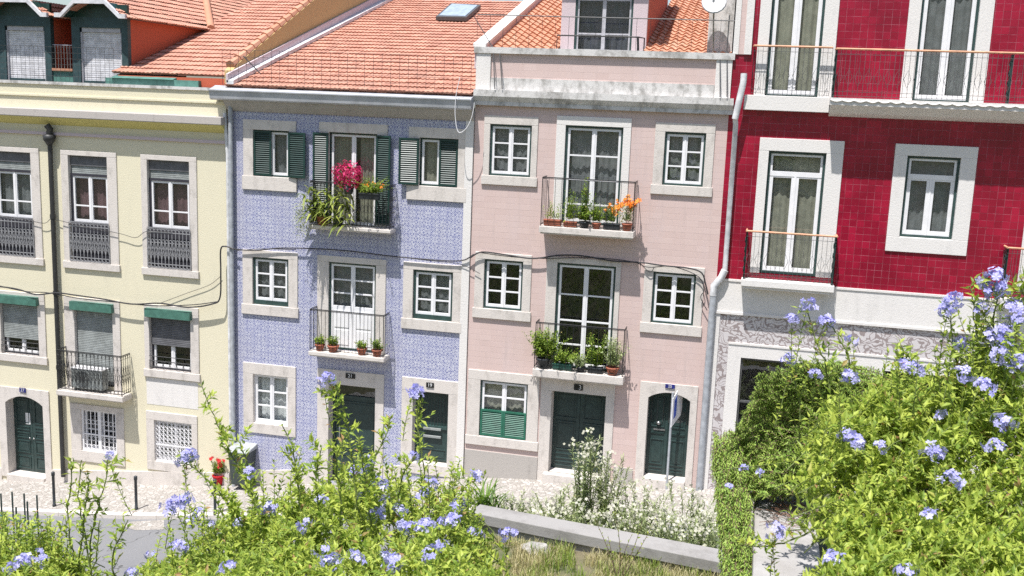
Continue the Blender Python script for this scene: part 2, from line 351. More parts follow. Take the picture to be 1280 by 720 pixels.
def louvre(parent, x0, x1, z0, z1, y, mat='shutter_green', ang=0, hinge=None, name='shutter', step=.055):
    m = MB(); w = x1-x0; b = .05
    m.box(0, b, -.02, .02, 0, z1-z0).box(w-b, w, -.02, .02, 0, z1-z0).box(b, w-b, -.019, .02, 0, b).box(b, w-b, -.019, .02, z1-z0-b, z1-z0)
    z = b+.01
    while z < z1-z0-b-.02:
        m.prism([(b, -.014, z), (b, -.010, z-.004), (b, .016, z+.030), (b, .012, z+.034)], (w-2*b, 0, 0)); z += step
    m.box(b, w-b, .018, .02, b, z1-z0-b)
    ca, sa = math.cos(ang), math.sin(ang)
    if hinge == 'r':
        m.v = [(x1-(w-vx)*ca+vy*sa*0, y+vy-(w-vx)*sa, z0+vz) for vx, vy, vz in m.v]
    else: m.v = [(x0+vx*ca, y+vy-vx*sa, z0+vz) for vx, vy, vz in m.v]
    return m.build(name, mat, parent)
def window(parent, op, su, rows=3, leaves=2, out='green_frame', sill=0, curt=None, zs=None, recess=.065, top=0, label=None, bottom_gap=0, no_bottom=False, mat='stone', wood=0, shade=None, proud=.035, ob=.045, gap=0, bar=.058, thin=.036, light=0):
    """window part (white sashes) with surround, outer frame, pane, curtain as its own pieces"""
    x0, x1, z0, z1 = op; zt = z1-top
    m = MB(); a, b, c, d = x0+ob, x1-ob, z0+ob+bottom_gap, zt-ob
    w = (b-a)/leaves; dd_ = d
    if light: d = lerp(d, c, light); sash(m, a, b, d+.001, dd_, recess, 1, bar=bar*.6, thin=thin, zs=[]); m.box(a, b, recess-.028, recess-.02, d-.05, d+.06)
    for i in range(leaves):
        xa, xb = a+i*w, a+(i+1)*w
        zb = c
        if wood:
            zb = lerp(c, d, wood); m.box(xa+.002, xb-.002, recess-.018, recess+.03, c, zb)
            m.box(xa+.1, xb-.1, recess-.03, recess, c+.08, zb-.55*(zb-c)).box(xa+.1, xb-.1, recess-.03, recess, zb-.48*(zb-c), zb-.05)
        sash(m, xa, xb-.001, zb, d, recess, rows, bar=bar, thin=thin, zs=zs)
        if i: m.box(xa-.022, xa+.022, recess-.03, recess-.021, c, d)
    d = dd_; win = m.build('window', 'white_paint', parent)
    if label: win['label'] = label
    o = MB(); o.box(x0, x0+ob, recess-.04, recess+.06, z0, zt).box(x1-ob, x1, recess-.04, recess+.06, z0, zt).box(x0+ob, x1-ob, recess-.04, recess+.06, zt-ob, zt).box(x0+ob, x1-ob, recess-.04, recess+.06, z0, z0+ob+bottom_gap)
    o.build('outer_frame', out, win)
    g = MB(); g.quad((a, recess+.012, c), (b, recess+.012, c), (b, recess+.012, d), (a, recess+.012, d)); g.build('pane', 'glass', win)
    if su: surround(win, op, su, mat, recess+.06, proud, sill, no_bottom)
    if curt: curtain(win, a, b, c, d, recess+.14, curt, gap)
    return win
def pickets(mb, p0, p1, z0, z1, step=.11, r=.007, style=0):
    p0 = Vector(p0); p1 = Vector(p1); L = (p1-p0).length; n = max(2, round(L/step)); d = (p1-p0)/n; ax = 'y' if abs(d.x) > abs(d.y) else 'x'
    for i in range(n+1):
        p = p0+d*i; mb.tube([(p.x, p.y, z0), (p.x, p.y, z1)], r, 4)
        if i < n and style:
            q = p+d*.5; h = z1-z0; k = (d.length)/2*.9
            if style >= 1: mb.ring((q.x, q.y, z1-k*1.2), k, r*.7, 8, ax)
            if style >= 2:
                mb.ring((q.x, q.y, z0+k*1.3), k, r*.7, 8, ax); mb.ring((q.x, q.y, z0+h*.42), k, r*.7, 8, ax, ex=2.2); mb.ring((q.x, q.y, z0+h*.68), k*.7, r*.7, 8, ax, ex=1.5)
            if style == 3:
                mb.tube([(p.x, p.y, z0+h*.2), (q.x, q.y, z0+h*.45), (p.x, p.y, z0+h*.7)], r*.8, 4); mb.tube([(p.x+d.x, p.y+d.y, z0+h*.2), (q.x, q.y, z0+h*.45), (p.x+d.x, p.y+d.y, z0+h*.7)], r*.8, 4)
def balcony(parent, slab_tl, slab_tr, slab_b, rail_tl, Y, step=.11, style=0, mat='stone', rail='iron', hand=None, cap_r=.014, post=.012, soffit=True, label=None, back=.0):
    a = at(*slab_tl, -Y); b = at(*slab_tr, -Y); zt = (a.z+b.z)/2; zb = at(*slab_b, -Y).z
    if zt-zb < .07: zb = zt-.09
    x0, x1 = a.x, b.x
    m = MB(); m.box(x0, x1, -Y, -.037, zb+.03, zt).box(x0+.03, x1-.03, -Y+.03, -.037, zb, zb+.03)
    bal = m.build('balcony', mat, parent, bevel=.01)
    if label: bal['label'] = label
    zr = at(*rail_tl, -Y).z; i = .035; r = MB()
    ya, yb = -Y+i, back-.04
    for (p, q) in (((x0+i, ya, 0), (x1-i, ya, 0)), ((x0+i, yb, 0), (x0+i, ya, 0)), ((x1-i, ya, 0), (x1-i, yb, 0))):
        pickets(r, p, q, zt+.05, zr-.02, step, .0065, style)
        for z in (zt+.06, zr-.03): r.tube([(p[0], p[1], z), (q[0], q[1], z)], .009, 4)
    for x in (x0+i, x1-i): r.tube([(x, ya, zt), (x, ya, zr)], post, 6)
    if not hand: r.tube([(x0+i, yb, zr), (x0+i, ya, zr), (x1-i, ya, zr), (x1-i, yb, zr)], cap_r, 6)
    rl = r.build('railing', rail, bal)
    if hand: MB().tube([(x0+i, yb, zr), (x0+i, ya, zr), (x1-i, ya, zr), (x1-i, yb, zr)], .025, 8).build('handrail', hand, bal)
    return bal, (x0, x1, zt, zr, ya)
def plate(parent, tl, br, s, mat, Y=-.05, size=.8, shift=0):
    x0, x1, z0, z1 = rect(tl, br, Y); m = MB(); m.box(x0, x1, Y, Y+.02, z0, z1)
    text_into(m, s, (x0+x1)/2+shift, Y-.004, (z0+z1)/2, (z1-z0)*size*1.25, 1); return m.build('number_plate', [mat, 'digit_white'], parent)
def door(parent, op, recess, leaves=2, panels=((.05, .35), (.4, .48), (.52, .95)), mat='door_green', top=0, arch=0, label=None):
    x0, x1, z0, z1 = op; zt = z1-top; m = MB(); w = (x1-x0)/leaves
    for i in range(leaves):
        a, b = x0+i*w+.004, x0+(i+1)*w-.004
        m.box(a, b, recess, recess+.05, z0, zt)
        for lo, hi in panels:
            pa, pb, c, d = a+.09, b-.09, lerp(z0, zt, lo), lerp(z0, zt, hi)
            m.box(pa, pb, recess-.022, recess, c, c+.03).box(pa, pb, recess-.022, recess, d-.03, d).box(pa, pa+.025, recess-.02, recess, c+.03, d-.03).box(pb-.025, pb, recess-.02, recess, c+.03, d-.03)
            if d-c > .12: m.box(pa+.06, pb-.06, recess-.012, recess, c+.07, d-.07)
    o = m.build('door', mat, parent, bevel=.003)
    if label: o['label'] = label
    return o
def tiles(parent, O, U, V, Lu, Lv, mat, tw=.24, tl=.38, amp=.018, style='flat', cuts=(), name='roof', ns=8, lip=.036):
    O, U, V = Vector(O), Vector(U).normalized(), Vector(V).normalized(); N = U.cross(V).normalized()
    if N.z < 0: N = -N
    m = MB(); rows = int(math.ceil(Lv/tl)); cols = int(math.ceil(Lu/tw))
    for k in range(rows):
        jit = random.uniform(-.006, .006)
        for c in range(cols):
            m.cr = random.random()*.999+.001; ju = random.uniform(-.006, .006); jv = random.uniform(-.012, .012)
            pr = None
            for i in range(ns+1):
                f = i/ns; u = (c+f)*tw
                if style == 'flat': h = amp*max(0, math.cos(2*math.pi*(f*2)))**1.5 if 0 else amp*(.5+.5*math.cos(4*math.pi*f))
                else: h = amp*(.5+.5*math.cos(2*math.pi*f))*2
                v0 = k*tl+jv; v1 = (k+1)*tl+.03
                p = (O+U*u+V*(v0+.025)+N*(-.005), O+U*u+V*v0+N*(lip+h+ju), O+U*u+V*v1+N*(h*.8+.002+ju*.5))
                n = len(m.v); m.v += [tuple(q) for q in p]
                if i: m.face(n-3, n, n+1, n-2); m.face(n-2, n+1, n+2, n-1)
    # backing sheet
    n0 = Vector(O)-N*.02; m.cr = .01
    m.quad(n0, n0+U*Lu, n0+U*Lu+V*Lv, n0+V*Lv)
    o = m.build(name, mat, parent)
    if cuts:
        bm = bmesh.new(); bm.from_mesh(o.data); loc = origin(parent)
        for co, no in cuts:
            bmesh.ops.bisect_plane(bm, geom=bm.verts[:]+bm.edges[:]+bm.faces[:], plane_co=Vector(co)-loc, plane_no=Vector(no), clear_outer=True)
        bm.to_mesh(o.data); bm.free()
    return o
def mesh_fence(parent, x0, x1, y, z0, z1, sx=.22, sz=.2, r=.005, name='wire_mesh', mat='iron_grey'):
    m = MB(); n = int((x1-x0)/sx)
    for i in range(n+1): x = lerp(x0, x1, i/n); m.tube([(x, y, z0), (x, y, z1)], r, 3)
    k = max(1, round((z1-z0)/sz))
    for i in range(k+1): z = lerp(z0, z1, i/k); m.tube([(x0, y, z), (x1, y, z)], r, 3)
    return m.build(name, mat, parent)
def cable(px, Y=-.07, r=.016, name='cable', parent=None, wob=.01):
    P = [at(x, y, Y) for x, y in px]; Q = []
    for i in range(len(P)-1):
        p0, p1, p2, p3 = P[max(i-1, 0)], P[i], P[i+1], P[min(i+2, len(P)-1)]
        for k in range(6):
            t = k/6; Q.append(.5*((2*p1)+(p2-p0)*t+(2*p0-5*p1+4*p2-p3)*t*t+(3*p1-p0-3*p2+p3)*t**3))
    Q.append(P[-1]); return Q

# ================================================================== YELLOW HOUSE
def roller(parent, x0, x1, z0, z1, y, mat, name='roller_blind', step=.05):
    m = MB(); z = z0
    while z < z1-.01:
        zz = min(z+step, z1); m.prism([(x0, y, z), (x0, y-.012, z+.008), (x0, y-.012, zz-.012), (x0, y, zz)], (x1-x0, 0, 0)); z += step
    m.box(x0, x1, y+.001, y+.012, z0, z1)
    return m.build(name, mat, parent)
XA, XB, XC, XD = -24.0, -14.12, -13.95, -7.22
XE = -0.98
YH = thing('yellow_house', ((XA+XB)/2, 0, street(-19)), 'pale yellow plastered house with arched green door and roof dormers', 'house')
ops = []; Z = lambda py, px=150, Y=0: xz(px, py, Y)[1]
r1 = [(rect((-9, 189), (44, 321.7)), rect((-18, 182), (55, 331.7)), 211.7), (rect((85.3, 193.3), (138, 330.7)), rect((76, 187.3), (150, 340)), 217), (rect((184, 199.3), (239, 339)), rect((176, 192.7), (248.3, 348.3)), 223)]
z0 = sum(r[0][2] for r in r1)/3; z1 = sum(r[0][3] for r in r1)/3; s0 = sum(r[1][2] for r in r1)/3; s1 = sum(r[1][3] for r in r1)/3
curts = ['curtain_grey', 'curtain_rose', 'curtain_rose']
for (op, su, yt), cu in zip(r1, curts):
    op = (op[0], op[1], z0, z1); su = (su[0], su[1], s0, s1); ops.append(op); top = (z1-z0)*.17
    w = window(YH, op, su, 2, 2, 'dark_shade', .03, cu, zs=[.34], top=top, recess=.10, mat='stone', ob=.06, bottom_gap=(z1-z0)*.36)  # tall dark bottom of outer_frame stands in for shade behind the railing
    m = MB(); m.box(op[0], op[1], .06, .2, z1-top*.55, z1); m.build('blind_box', 'blind_box', w)
    roller(w, op[0]+.03, op[1]-.03, z1-top, z1-top*.55, .1, 'blind_grey')
    g = MB(); zr = z0+(z1-z0)*.38; pickets(g, (op[0]-.02, -.06, 0), (op[1]+.02, -.06, 0), z0+.03, zr-.02, .115, .012, 3)
    for z in (z0+.03, z0+.14, zr-.12, zr): g.tube([(op[0]-.02, -.06, z), (op[1]+.02, -.06, z)], .014, 4)
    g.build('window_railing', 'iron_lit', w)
r2 = [((-2, 366, 45, 380), rect((0, 372), (50, 445.5)), (-8, 58)), ((87, 376, 140.7, 392.6), rect((93, 384), (143.7, 484)), (82, 151)), ((183.5, 385, 238.5, 399.6), rect((186.5, 392), (239.5, 467)), (181, 249))]
zt2 = sum(r[1][3] for r in r2)/3+.05; zb2 = (r2[0][1][2]+r2[2][1][2])/2
for k, (bx, op, sx) in enumerate(r2):
    zb = zb2 if k != 1 else op[2]; op = (op[0], op[1], zb, zt2); ops.append(op)
    y_ = 420; su = (xz(sx[0], y_)[0], xz(sx[1], y_)[0], zb-.22, zt2+.22); h = zt2-zb2
    w = window(YH, op, su, 2, 2, 'dark_shade', .03 if k != 1 else 0, None, zs=[.5], top=0, recess=.15, ob=.05, no_bottom=(k == 1))
    a, b = op[0]+.02, op[1]-.02
    m = MB(); m.box(op[0]-.06, op[1]+.06, -.16, .0, zt2-.13, zt2+.12); m.build('blind_box', 'awning_green', w, bevel=.01)
    if k == 0: roller(w, a, b, zb+h*.28, zt2-.1, .08, 'blind_grey')
    if k == 1: roller(w, a, b, zb+.02, zt2-.1, .08, 'blind_grey')
    if k == 2: roller(w, a, b, zb+h*.42, zt2-.1, .08, 'blind_box')
    if k != 1:
        g = MB()
        for f in (.06, .16, .24): g.tube([(op[0], -.05, zb+h*f), (op[1], -.05, zb+h*f)], .011, 4)
        pickets(g, (op[0]+.01, -.05, 0), (op[1]-.01, -.05, 0), zb+.03, zb+h*.17, .2, .008, 1); g.build('window_railing', 'iron_grey', w)
# ground floor
od = rect((7, 492.5), (58, 597.5)); su = (od[0]-.25, od[1]+.22, od[2]-.1, od[3]+.24); ops.append(od)
dr = door(YH, od, .3, 2, ((.04, .2), (.24, .4), (.43, .5), (.53, .58), (.62, .93))); arch_surround(dr, od, su, .24, depth=.36)
m = MB(); m.box(od[0], od[1], -.12, .34, od[2]-.3, od[2]+.002); m.build('doorstep', 'stone', dr)
m = MB(); mx = (od[0]+od[1])/2
for s in (-.07, .07): m.lathe((mx+s, .25, od[2]+1.08), [(.0, -.03), (.025, -.02), (.025, .02), (0, .03)], 8)
m.build('handle', 'steel', dr, True); m = MB(); m.box(mx-.22, mx-.06, .285, .29, od[2]+1.5, od[2]+1.85); m.build('notice', 'digit_white', dr)
plate(dr, (24, 484.5), (32, 491), '27', 'enamel_blue', -.06)
og = rect((101, 511), (147, 568)); ops.append(og)
o3 = rect((193, 524.5), (240.7, 581.7)); ops.append(o3)
for k, (op, su) in enumerate(((og, rect((88, 503), (157, 583))), (o3, rect((183, 512.7), (248, 594))))):
    w = window(YH, op, su, 2, 2, 'white_paint', .0, 'curtain_pale' if k else None, recess=.16)
    g = MB(); x0, x1, zz0, zz1 = op; n = 9 if k else 8; st = (x1-x0)/n
    for i in range(n+1): x = x0+i*st; g.box(x-.011, x+.011, .03, .05, zz0, zz1)
    for i in range(n):
        rows = 5
        for j in range(rows):
            a, b = x0+i*st, x0+(i+1)*st; c, d = lerp(zz0, zz1, j/rows), lerp(zz0, zz1, (j+1)/rows)
            if k: g.tube([(a, .035, c), (b, .035, (c+d)/2), (a, .035, d)], .009, 4).tube([(b, .03, c), (a, .03, (c+d)/2), (b, .03, d)], .009, 4)
            elif j in (0, 1, 3): g.ring(((a+b)/2, .04, (c+d)/2), st*.45, .009, 8)
    for z in (zz0+.02, zz1-.02, lerp(zz0, zz1, .4)): g.box(x0, x1, .025, .055, z-.02, z+.02)
    if not k: g.box((x0+x1)/2-.05, (x0+x1)/2+.05, .02, .06, zz0, zz1).box(x0, x0+.06, .02, .06, zz0, zz1).box(x1-.06, x1, .02, .06, zz0, zz1)
    g.build('security_grille', 'white_paint', w)
w = wall_grid(XA, XB, -1, H-.8, 0, ops); w.box(XA, XA+.2, .001, 9, -1, H).quad((XB, 0, -1), (XB, 9, -1), (XB, 9, H+1.5), (XB, 0, H+.2))
wl = w.build('wall', 'yellow_plaster', YH)
pp = rect((183, 471), (248, 512)); MB().box(pp[0], pp[1], -.006, .01, pp[2], pp[3]).build('painted_patch', 'white_plaster', wl)
m = MB()                                   # grey stone base following the street
for i in range(20):
    a, b = lerp(XA, XB, i/20), lerp(XA, XB, (i+1)/20)
    if any(o[0]-.25 < (a+b)/2 < o[1]+.22 for o in (od,)): continue
    m.box(a, b, -.04, .0, street(a)-.6, street(b)+.34)
    if i == 19 or a < od[0] < b+.6 and b < od[0]: pass
for lo_, hi_ in ((XA, od[0]-.25), (od[1]+.22, XB)):
    m = MB(); m.prism([(lo_, -.04, street(lo_)-.6), (hi_, -.04, street(hi_)-.6), (hi_, -.04, street(hi_)+.36), (lo_, -.04, street(lo_)+.36)], (0, .04, 0)); m.build('base_course', 'stone', YH)
m = MB(); m.box(XA, XB+.05, -.36, .05, H-.92, H-.70); m.build('gutter_ledge', 'ledge_stone', YH, bevel=.02)
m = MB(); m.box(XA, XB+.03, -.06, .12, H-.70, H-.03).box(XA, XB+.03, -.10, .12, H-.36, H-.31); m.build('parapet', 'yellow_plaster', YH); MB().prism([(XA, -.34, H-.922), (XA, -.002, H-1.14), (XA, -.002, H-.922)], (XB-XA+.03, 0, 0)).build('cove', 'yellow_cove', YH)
m = MB(); m.box(XA, XB+.04, -.10, .16, H-.03, H+.05); m.build('coping', 'cornice_stone', YH)
m = MB(); m.box(XA, XB, -.06, .0, H-1.42, H-1.34); m.build('moulding', 'lilac_plaster', YH)
# roof with dormers (dormer fronts stand .8 m behind the facade)
X8 = lambda px, py=60: xz(px, py, .8)[0]
sl = .32; V = Vector((0, 1, sl)).normalized()
RD0 = X8(160, 60)
tiles(YH, (RD0-.2, .32, H+.36), (1, 0, 0), V, XB-RD0+.2, 17, 'roof_red', .25, .42, .018, cuts=[((XB-.05, 0, 0), (1, 0, 0))])
m = MB(); m.box(RD0, XB, .3, .45, H-.1, H+.30); m.build('roof_upstand', 'red_plaster', YH)
m = MB(); m.box(RD0-.3, XB-.9, .16, .6, H+.05, H+.22).prism([(RD0-.1, .1, H+.22), (RD0-.1, .8, H+.42), (RD0-.1, .8, H+.22)], (1.9, 0, 0)); m.build('green_sheet', 'teal', YH)
def dormer(x0, x1, sh0, sh1, right):
    zb, ze = H+.02, H+1.86
    m = MB(); m.box(x0, sh0, .8, .95, zb, ze).box(sh1, x1, .8, .95, zb, ze).box(sh0, sh1, .8, .95, ze-.28, ze).box(sh0, sh1, .86, .95, zb, zb+.1)
    d = m.build('dormer', 'slate_teal', YH)
    roller(d, sh0+.05, sh1-.05, zb+.06, ze-.3, .9, 'shutter_lit', 'roller_shutter', .06)
    m = MB(); m.box(sh0, sh0+.05, .84, .93, zb, ze-.28).box(sh1-.05, sh1, .84, .93, zb, ze-.28).box(sh0, sh1, .84, .92, ze-.4, ze-.28); m.build('frame', 'white_shutter', d)
    m = MB()
    for s in (0, 1):
        x = x1-.06 if s else x0+.06
        y1 = 6.3; m.prism([(x-.05, .95, zb), (x-.05, y1, zb+.3+sl*(y1-.8)), (x-.05, y1, ze), (x-.05, .95, ze)], (.1, 0, 0))
    m.build('cheek', 'red_plaster', d)
    # jerkin-head roof: lower side slopes and a steeper middle, white fascia
    xl, xr = x0-.22, x1+.22; rise = .62; run = .62
    for s in (0, 1):
        O = (xr, .42, ze-.03) if s else (xl, .42, ze-.03)
        Vv = Vector((-run if s else run, 0, rise)); 
        tiles(d, O, (0, 1, 0), Vector((-1 if s else 1, 0, .52)), 16, 4.2 if (s and right) else 1.0, 'roof_red', .25, .34, .018, name='side_roof', cuts=[((0, .32, H+.40), (0, -sl, -1))] if s else [((0, .32, H+.4), (0, -sl, -1))])
    P = [(xl, ze-.02), (xl+.2, ze-.02), (x0+.42, ze+.36), (x1-.42, ze+.36), (xr-.2, ze-.02), (xr, ze-.02)]
    m = MB()
    for (xa, za), (xb, zb_) in zip(P, P[1:]): m.prism([(xa, .36, za-.02), (xb, .36, zb_-.02), (xb, .36, zb_+.10), (xa, .36, za+.10)], (0, .1, 0))
    m.build('fascia', 'shutter_lit', d)
    m = MB()
    for (xa, za), (xb, zb_) in zip(P, P[1:]): m.prism([(xa, .46, za), (xb, .46, zb_), (xb, .46, zb_+.04), (xa, .46, za+.04)], (0, .5, 0))
    m.box(sh0-.2, sh1+.2, .8, .9, ze, ze+.36); m.build('soffit', 'shutter_green', d)
dR = X8(160)+.22; ze_ = H+1.83; y_i = lambda z: .32+(z-H-.36)/.32
MB().tube([(dR, y_i(ze_), ze_+.05), (dR-4.2, y_i(ze_+2.18), ze_+2.23)], .13, 8).build('valley_tile', 'roof_orange', YH, True)
dormer(X8(-12), X8(64), X8(7), X8(56), False)
dormer(X8(90), X8(160), X8(100), X8(152), True)
a, b = X8(64), X8(90)
m = MB(); m.box(a, b, 1.9, 2.0, H, H+2.1); m.build('recess_wall', 'red_plaster', YH)
m = MB(); m.box(a, b, .84, .98, H+.02, H+.36); m.build('recess_apron', 'teal', YH); MB().box(a, b, .78, 1.0, H+.36, H+.43).build('recess_ledge', 'roof_orange', YH)
m = MB(); pickets(m, (a, .84, 0), (b, .84, 0), H+.43, H+1.08, .1, .009); m.tube([(a-.1, .84, H+1.08), (b+.1, .84, H+1.08)], .012, 5); m.build('railing', 'steel', YH)
mesh_fence(YH, XA, X8(160), .12, H+.05, H+1.0, .14, .16, .0045)
m = MB(); m.prism([(XB-.06, .05, H+.1), (XB-.06, .05, H+.5), (XB-.06, .4, H+.72), (XB-.06, 5.2, H+2.84), (XB-.06, 12, H+5.9), (XB-.06, 12, H)], (.22, 0, 0)); m.build('party_wall', 'ochre_plaster', YH)
m = MB()
for i in range(30):
    t0, t1 = i/30, (i+1)/30; p = Vector((XB+.03, lerp(.2, 12, t0), H+.66+.44*lerp(0, 11.8, t0))); q = Vector((XB+.03, lerp(.2, 12, t1)+.03, H+.66+.44*lerp(0, 11.8, t1))); m.cr = random.random()
    m.tube([p, q], .13, 8, True, .10)
m.build('ridge_tile', 'roof_orange', YH)
# black cast-iron downpipe
p0, p1 = at(61.3, 175, -.14), at(78.7, 592, -.14); xx = (p0.x+p1.x)/2
m = MB(); m.tube([(xx, -.12, p0.z), (xx, -.12, p1.z-.1)], .065, 10)
for z in (p0.z-2.2, p0.z-4.4, p0.z-6.6): m.tube([(xx, -.12, z), (xx, -.12, z+.12)], .08, 10)
m.lathe((xx, -.14, p0.z-.05), [(.06, -.1), (.16, .06), (.17, .2), (.12, .2), (.1, .1)], 10); m.tube([(xx, -.14, p0.z+.1), (xx+.05, -.16, p0.z+.3), (xx-.02, -.2, p0.z+.42)], .09, 8)
m.build('downpipe', 'pipe_black', YH, True)
bal, (bx0, bx1, bzt, bzr, bya) = balcony(YH, (70, 487), (153, 497.5), (150, 504), (70, 437.5), .5, .12, 3, label='narrow balcony holding an air conditioner')
m = MB(); bz = bzt+.02
ac = thing('air_conditioner', (xz(113, 488, -.25)[0], -.25, bzt), 'white air conditioner unit standing on the yellow house balcony', 'air conditioner')
ax0, ax1 = xz(93, 488, -.25)[0], xz(132, 488, -.25)[0]
MB().box(ax0, ax1, -.38, -.1, bzt+.08, bzt+.66).build('casing', 'blind_grey', ac, bevel=.02); MB().box(ax0-.01, ax1+.01, -.39, -.09, bzt+.662, bzt+.69).build('top_panel', 'white_paint', ac)
m = MB(); cx = lerp(ax0, ax1, .36)
for r in (.05, .1, .15, .2, .24): m.ring((cx, -.39, bzt+.37), r, .005, 18)
for k in range(8): t = k*math.pi/4; m.tube([(cx, -.39, bzt+.37), (cx+.24*math.cos(t), -.39, bzt+.37+.24*math.sin(t))], .005, 4)
m.build('fan_grille', 'iron_grey', ac); MB().box(ax0+.08, ax0+.13, -.36, -.12, bzt, bzt+.08).box(ax1-.13, ax1-.08, -.36, -.12, bzt, bzt+.08).build('foot', 'plastic_dark', ac)
MB().lathe((cx, -.383, bzt+.37), [(0, 0), (.001, 0)], 6)

# ================================================================== BLUE TILED HOUSE
BH = thing('blue_tiled_house', ((XC+XD)/2, 0, street(-10.5)), 'house faced with blue patterned tiles, dark green shutters and two balconies', 'house')
ops = []
def add(op): ops.append(op); return op
# top row with louvred shutters
op = add(rect((316.7, 160.7), (361.7, 222))); z0, z1 = op[2:]
opb = rect((525, 173), (571.7, 235)); z0 = (z0+opb[2])/2; z1 = (z1+opb[3])/2
op = ops[0] = (op[0], op[1], z0, z1); su = rect((304.3, 148.3), (371.7, 239.3)); sub = rect((511.7, 158.3), (581.7, 254.3)); sz0, sz1 = (su[2]+sub[2])/2, (su[3]+sub[3])/2
w = window(BH, op, (su[0], op[1]+.2, sz0, sz1), 1, 2, 'shutter_green', .02, 'curtain_grey', zs=[], recess=.08); mx = (op[0]+op[1])/2
louvre(w, op[0]+.01, mx, z0+.02, z1-.02, .0); louvre(w, op[1]+.0, op[1]+(mx-op[0]), z0+.02, z1-.02, -.07, ang=.12)
opb = add((opb[0], opb[1], z0, z1)); w = window(BH, opb, (sub[0], sub[1], sz0, sz1), 1, 2, 'shutter_green', .02, 'curtain_pale', zs=[], recess=.08); mx = (opb[0]+opb[1])/2
louvre(w, mx+.01, opb[1]-.01, z0+.02, z1-.02, .0); louvre(w, opb[0]-(mx-opb[0]), opb[0], z0+.02, z1-.02, -.07, ang=.12, hinge='r')
opd = rect((411.7, 166.7), (470, 284)); opd = add((opd[0], opd[1], opd[2]-.02, z1+.03)); su = (xz(399.3, 160)[0], xz(485, 160)[0], opd[2], sz1+.02)
w = window(BH, opd, su, 1, 2, 'shutter_green', 0, 'curtain_pale', zs=[], recess=.08, no_bottom=True, gap=.2)
hw = (opd[1]-opd[0])/2*.62; louvre(w, opd[0]-hw, opd[0], opd[2]+.1, opd[3]-.02, -.07, ang=.10, hinge='r'); louvre(w, opd[1], opd[1]+hw, opd[2]+.1, opd[3]-.02, -.07, ang=.12)
# middle row
a = rect((316, 321.4), (361, 384)); b = rect((517, 336), (565, 402.4)); z0, z1 = (a[2]+b[2])/2, (a[3]+b[3])/2
sa = rect((303.6, 312.8), (372.4, 397.2)); sb = rect((504.9, 324.5), (575.8, 416.8)); sz0, sz1 = (sa[2]+sb[2])/2, (sa[3]+sb[3])/2
for o_, s_ in ((a, sa), (b, sb)):
    op = add((o_[0], o_[1], z0, z1)); window(BH, op, (s_[0], s_[1], sz0, sz1), 3, 2, 'green_frame', .02, 'curtain_grey', bottom_gap=.07, ob=.06)
opd = rect((411.3, 327), (468.8, 441)); opd = add((opd[0], opd[1], opd[2], z1+.03)); su = (xz(397, 360)[0], xz(482.5, 360)[0], opd[2], sz1)
window(BH, opd, su, 3, 2, 'green_frame', 0, 'curtain_grey', no_bottom=True, wood=.47, ob=.05)
# ground floor
op = add(rect((316.7, 467), (360, 533))); window(BH, op, rect((304.4, 452), (370, 546.7)), 3, 2, 'white_paint', .0, 'shutter_lit', recess=.10, ob=.03)
zgs = street(-9.5)-H
g2 = rect((411.3, 479), (468, 585)); g2 = add((g2[0], g2[1], street(-10.5), g2[3])); su = (xz(397, 500)[0], xz(480, 500)[0], g2[2], xz(430, 463)[1])
dr = door(BH, g2, .3, 1, ((.05, .3), (.35, .95)), top=.42, label='wide dark green double-panelled street door'); surround(dr, g2, su, depth=.36, no_bottom=True)
m = MB(); m.quad((g2[0], .33, g2[3]-.42), (g2[1], .33, g2[3]-.42), (g2[1], .33, g2[3]), (g2[0], .33, g2[3])); m.build('pane', 'glass', dr)
m = MB(); m.box(g2[0], g2[1], .28, .36, g2[3]-.45, g2[3]-.38).box(g2[0], g2[0]+.07, .28, .36, g2[2], g2[3]-.45).box(g2[1]-.07, g2[1], .28, .36, g2[2], g2[3]-.45).box(g2[0]+.002, g2[1]-.002, .28, .36, g2[3]-.06, g2[3]); m.build('frame', 'door_green', dr)
m = MB(); hx = g2[0]+.22; m.tube([(hx, .29, g2[2]+1.0), (hx, .24, g2[2]+1.03), (hx, .24, g2[2]+1.5), (hx, .29, g2[2]+1.53)], .02, 6); m.build('handle', 'steel', dr, True)
plate(dr, (432, 466.5), (443.5, 473.7), '21', 'black_plate', -.06)
g3 = rect((516.7, 487.8), (558.5, 583)); g3 = add(g3); su = (xz(502, 520)[0], xz(574.5, 520)[0], g3[2]-.3, xz(520, 472)[1])
dr = door(BH, (g3[0], g3[1], g3[2], g3[3]), .24, 1, ((.06, .38),), mat='door_green', top=(g3[3]-g3[2])*.52); surround(dr, g3, su, depth=.36)
m = MB(); pickets(m, (g3[0]+.1, .24, 0), (g3[1]-.1, .24, 0), g3[3]-(g3[3]-g3[2])*.5, g3[3]-.08, .085, .008)
zz = g3[3]-(g3[3]-g3[2])*.52; m.build('door_grille', 'iron', dr)
m = MB(); m.box(g3[0], g3[0]+.09, .22, .34, g3[2], g3[3]).box(g3[1]-.09, g3[1], .22, .34, g3[2], g3[3]).box(g3[0]+.09, g3[1]-.09, .22, .34, g3[3]-.07, g3[3]).box(g3[0]+.09, g3[1]-.09, .2, .34, zz-.03, zz+.05).box(g3[0]+.09, g3[1]-.09, .3, .33, zz, g3[3]-.07); m.build('frame', 'green_frame', dr)
mx = (g3[0]+g3[1])/2; MB().box(mx-.25, mx+.25, .17, .24, zz-.28, zz-.22).box(mx-.25, mx+.25, .16, .24, zz-.06, zz-.0).build('letter_box', 'blind_grey', dr, bevel=.004)
plate(dr, (532.7, 478), (542, 485), '19', 'black_plate', -.06)
w = wall_grid(XC, XD-.2, -1, H-.3, 0, ops); w.quad((XC, 0, -1), (XC, 9, -1), (XC, 9, H), (XC, 0, H)); w.build('wall', 'azulejo', BH)
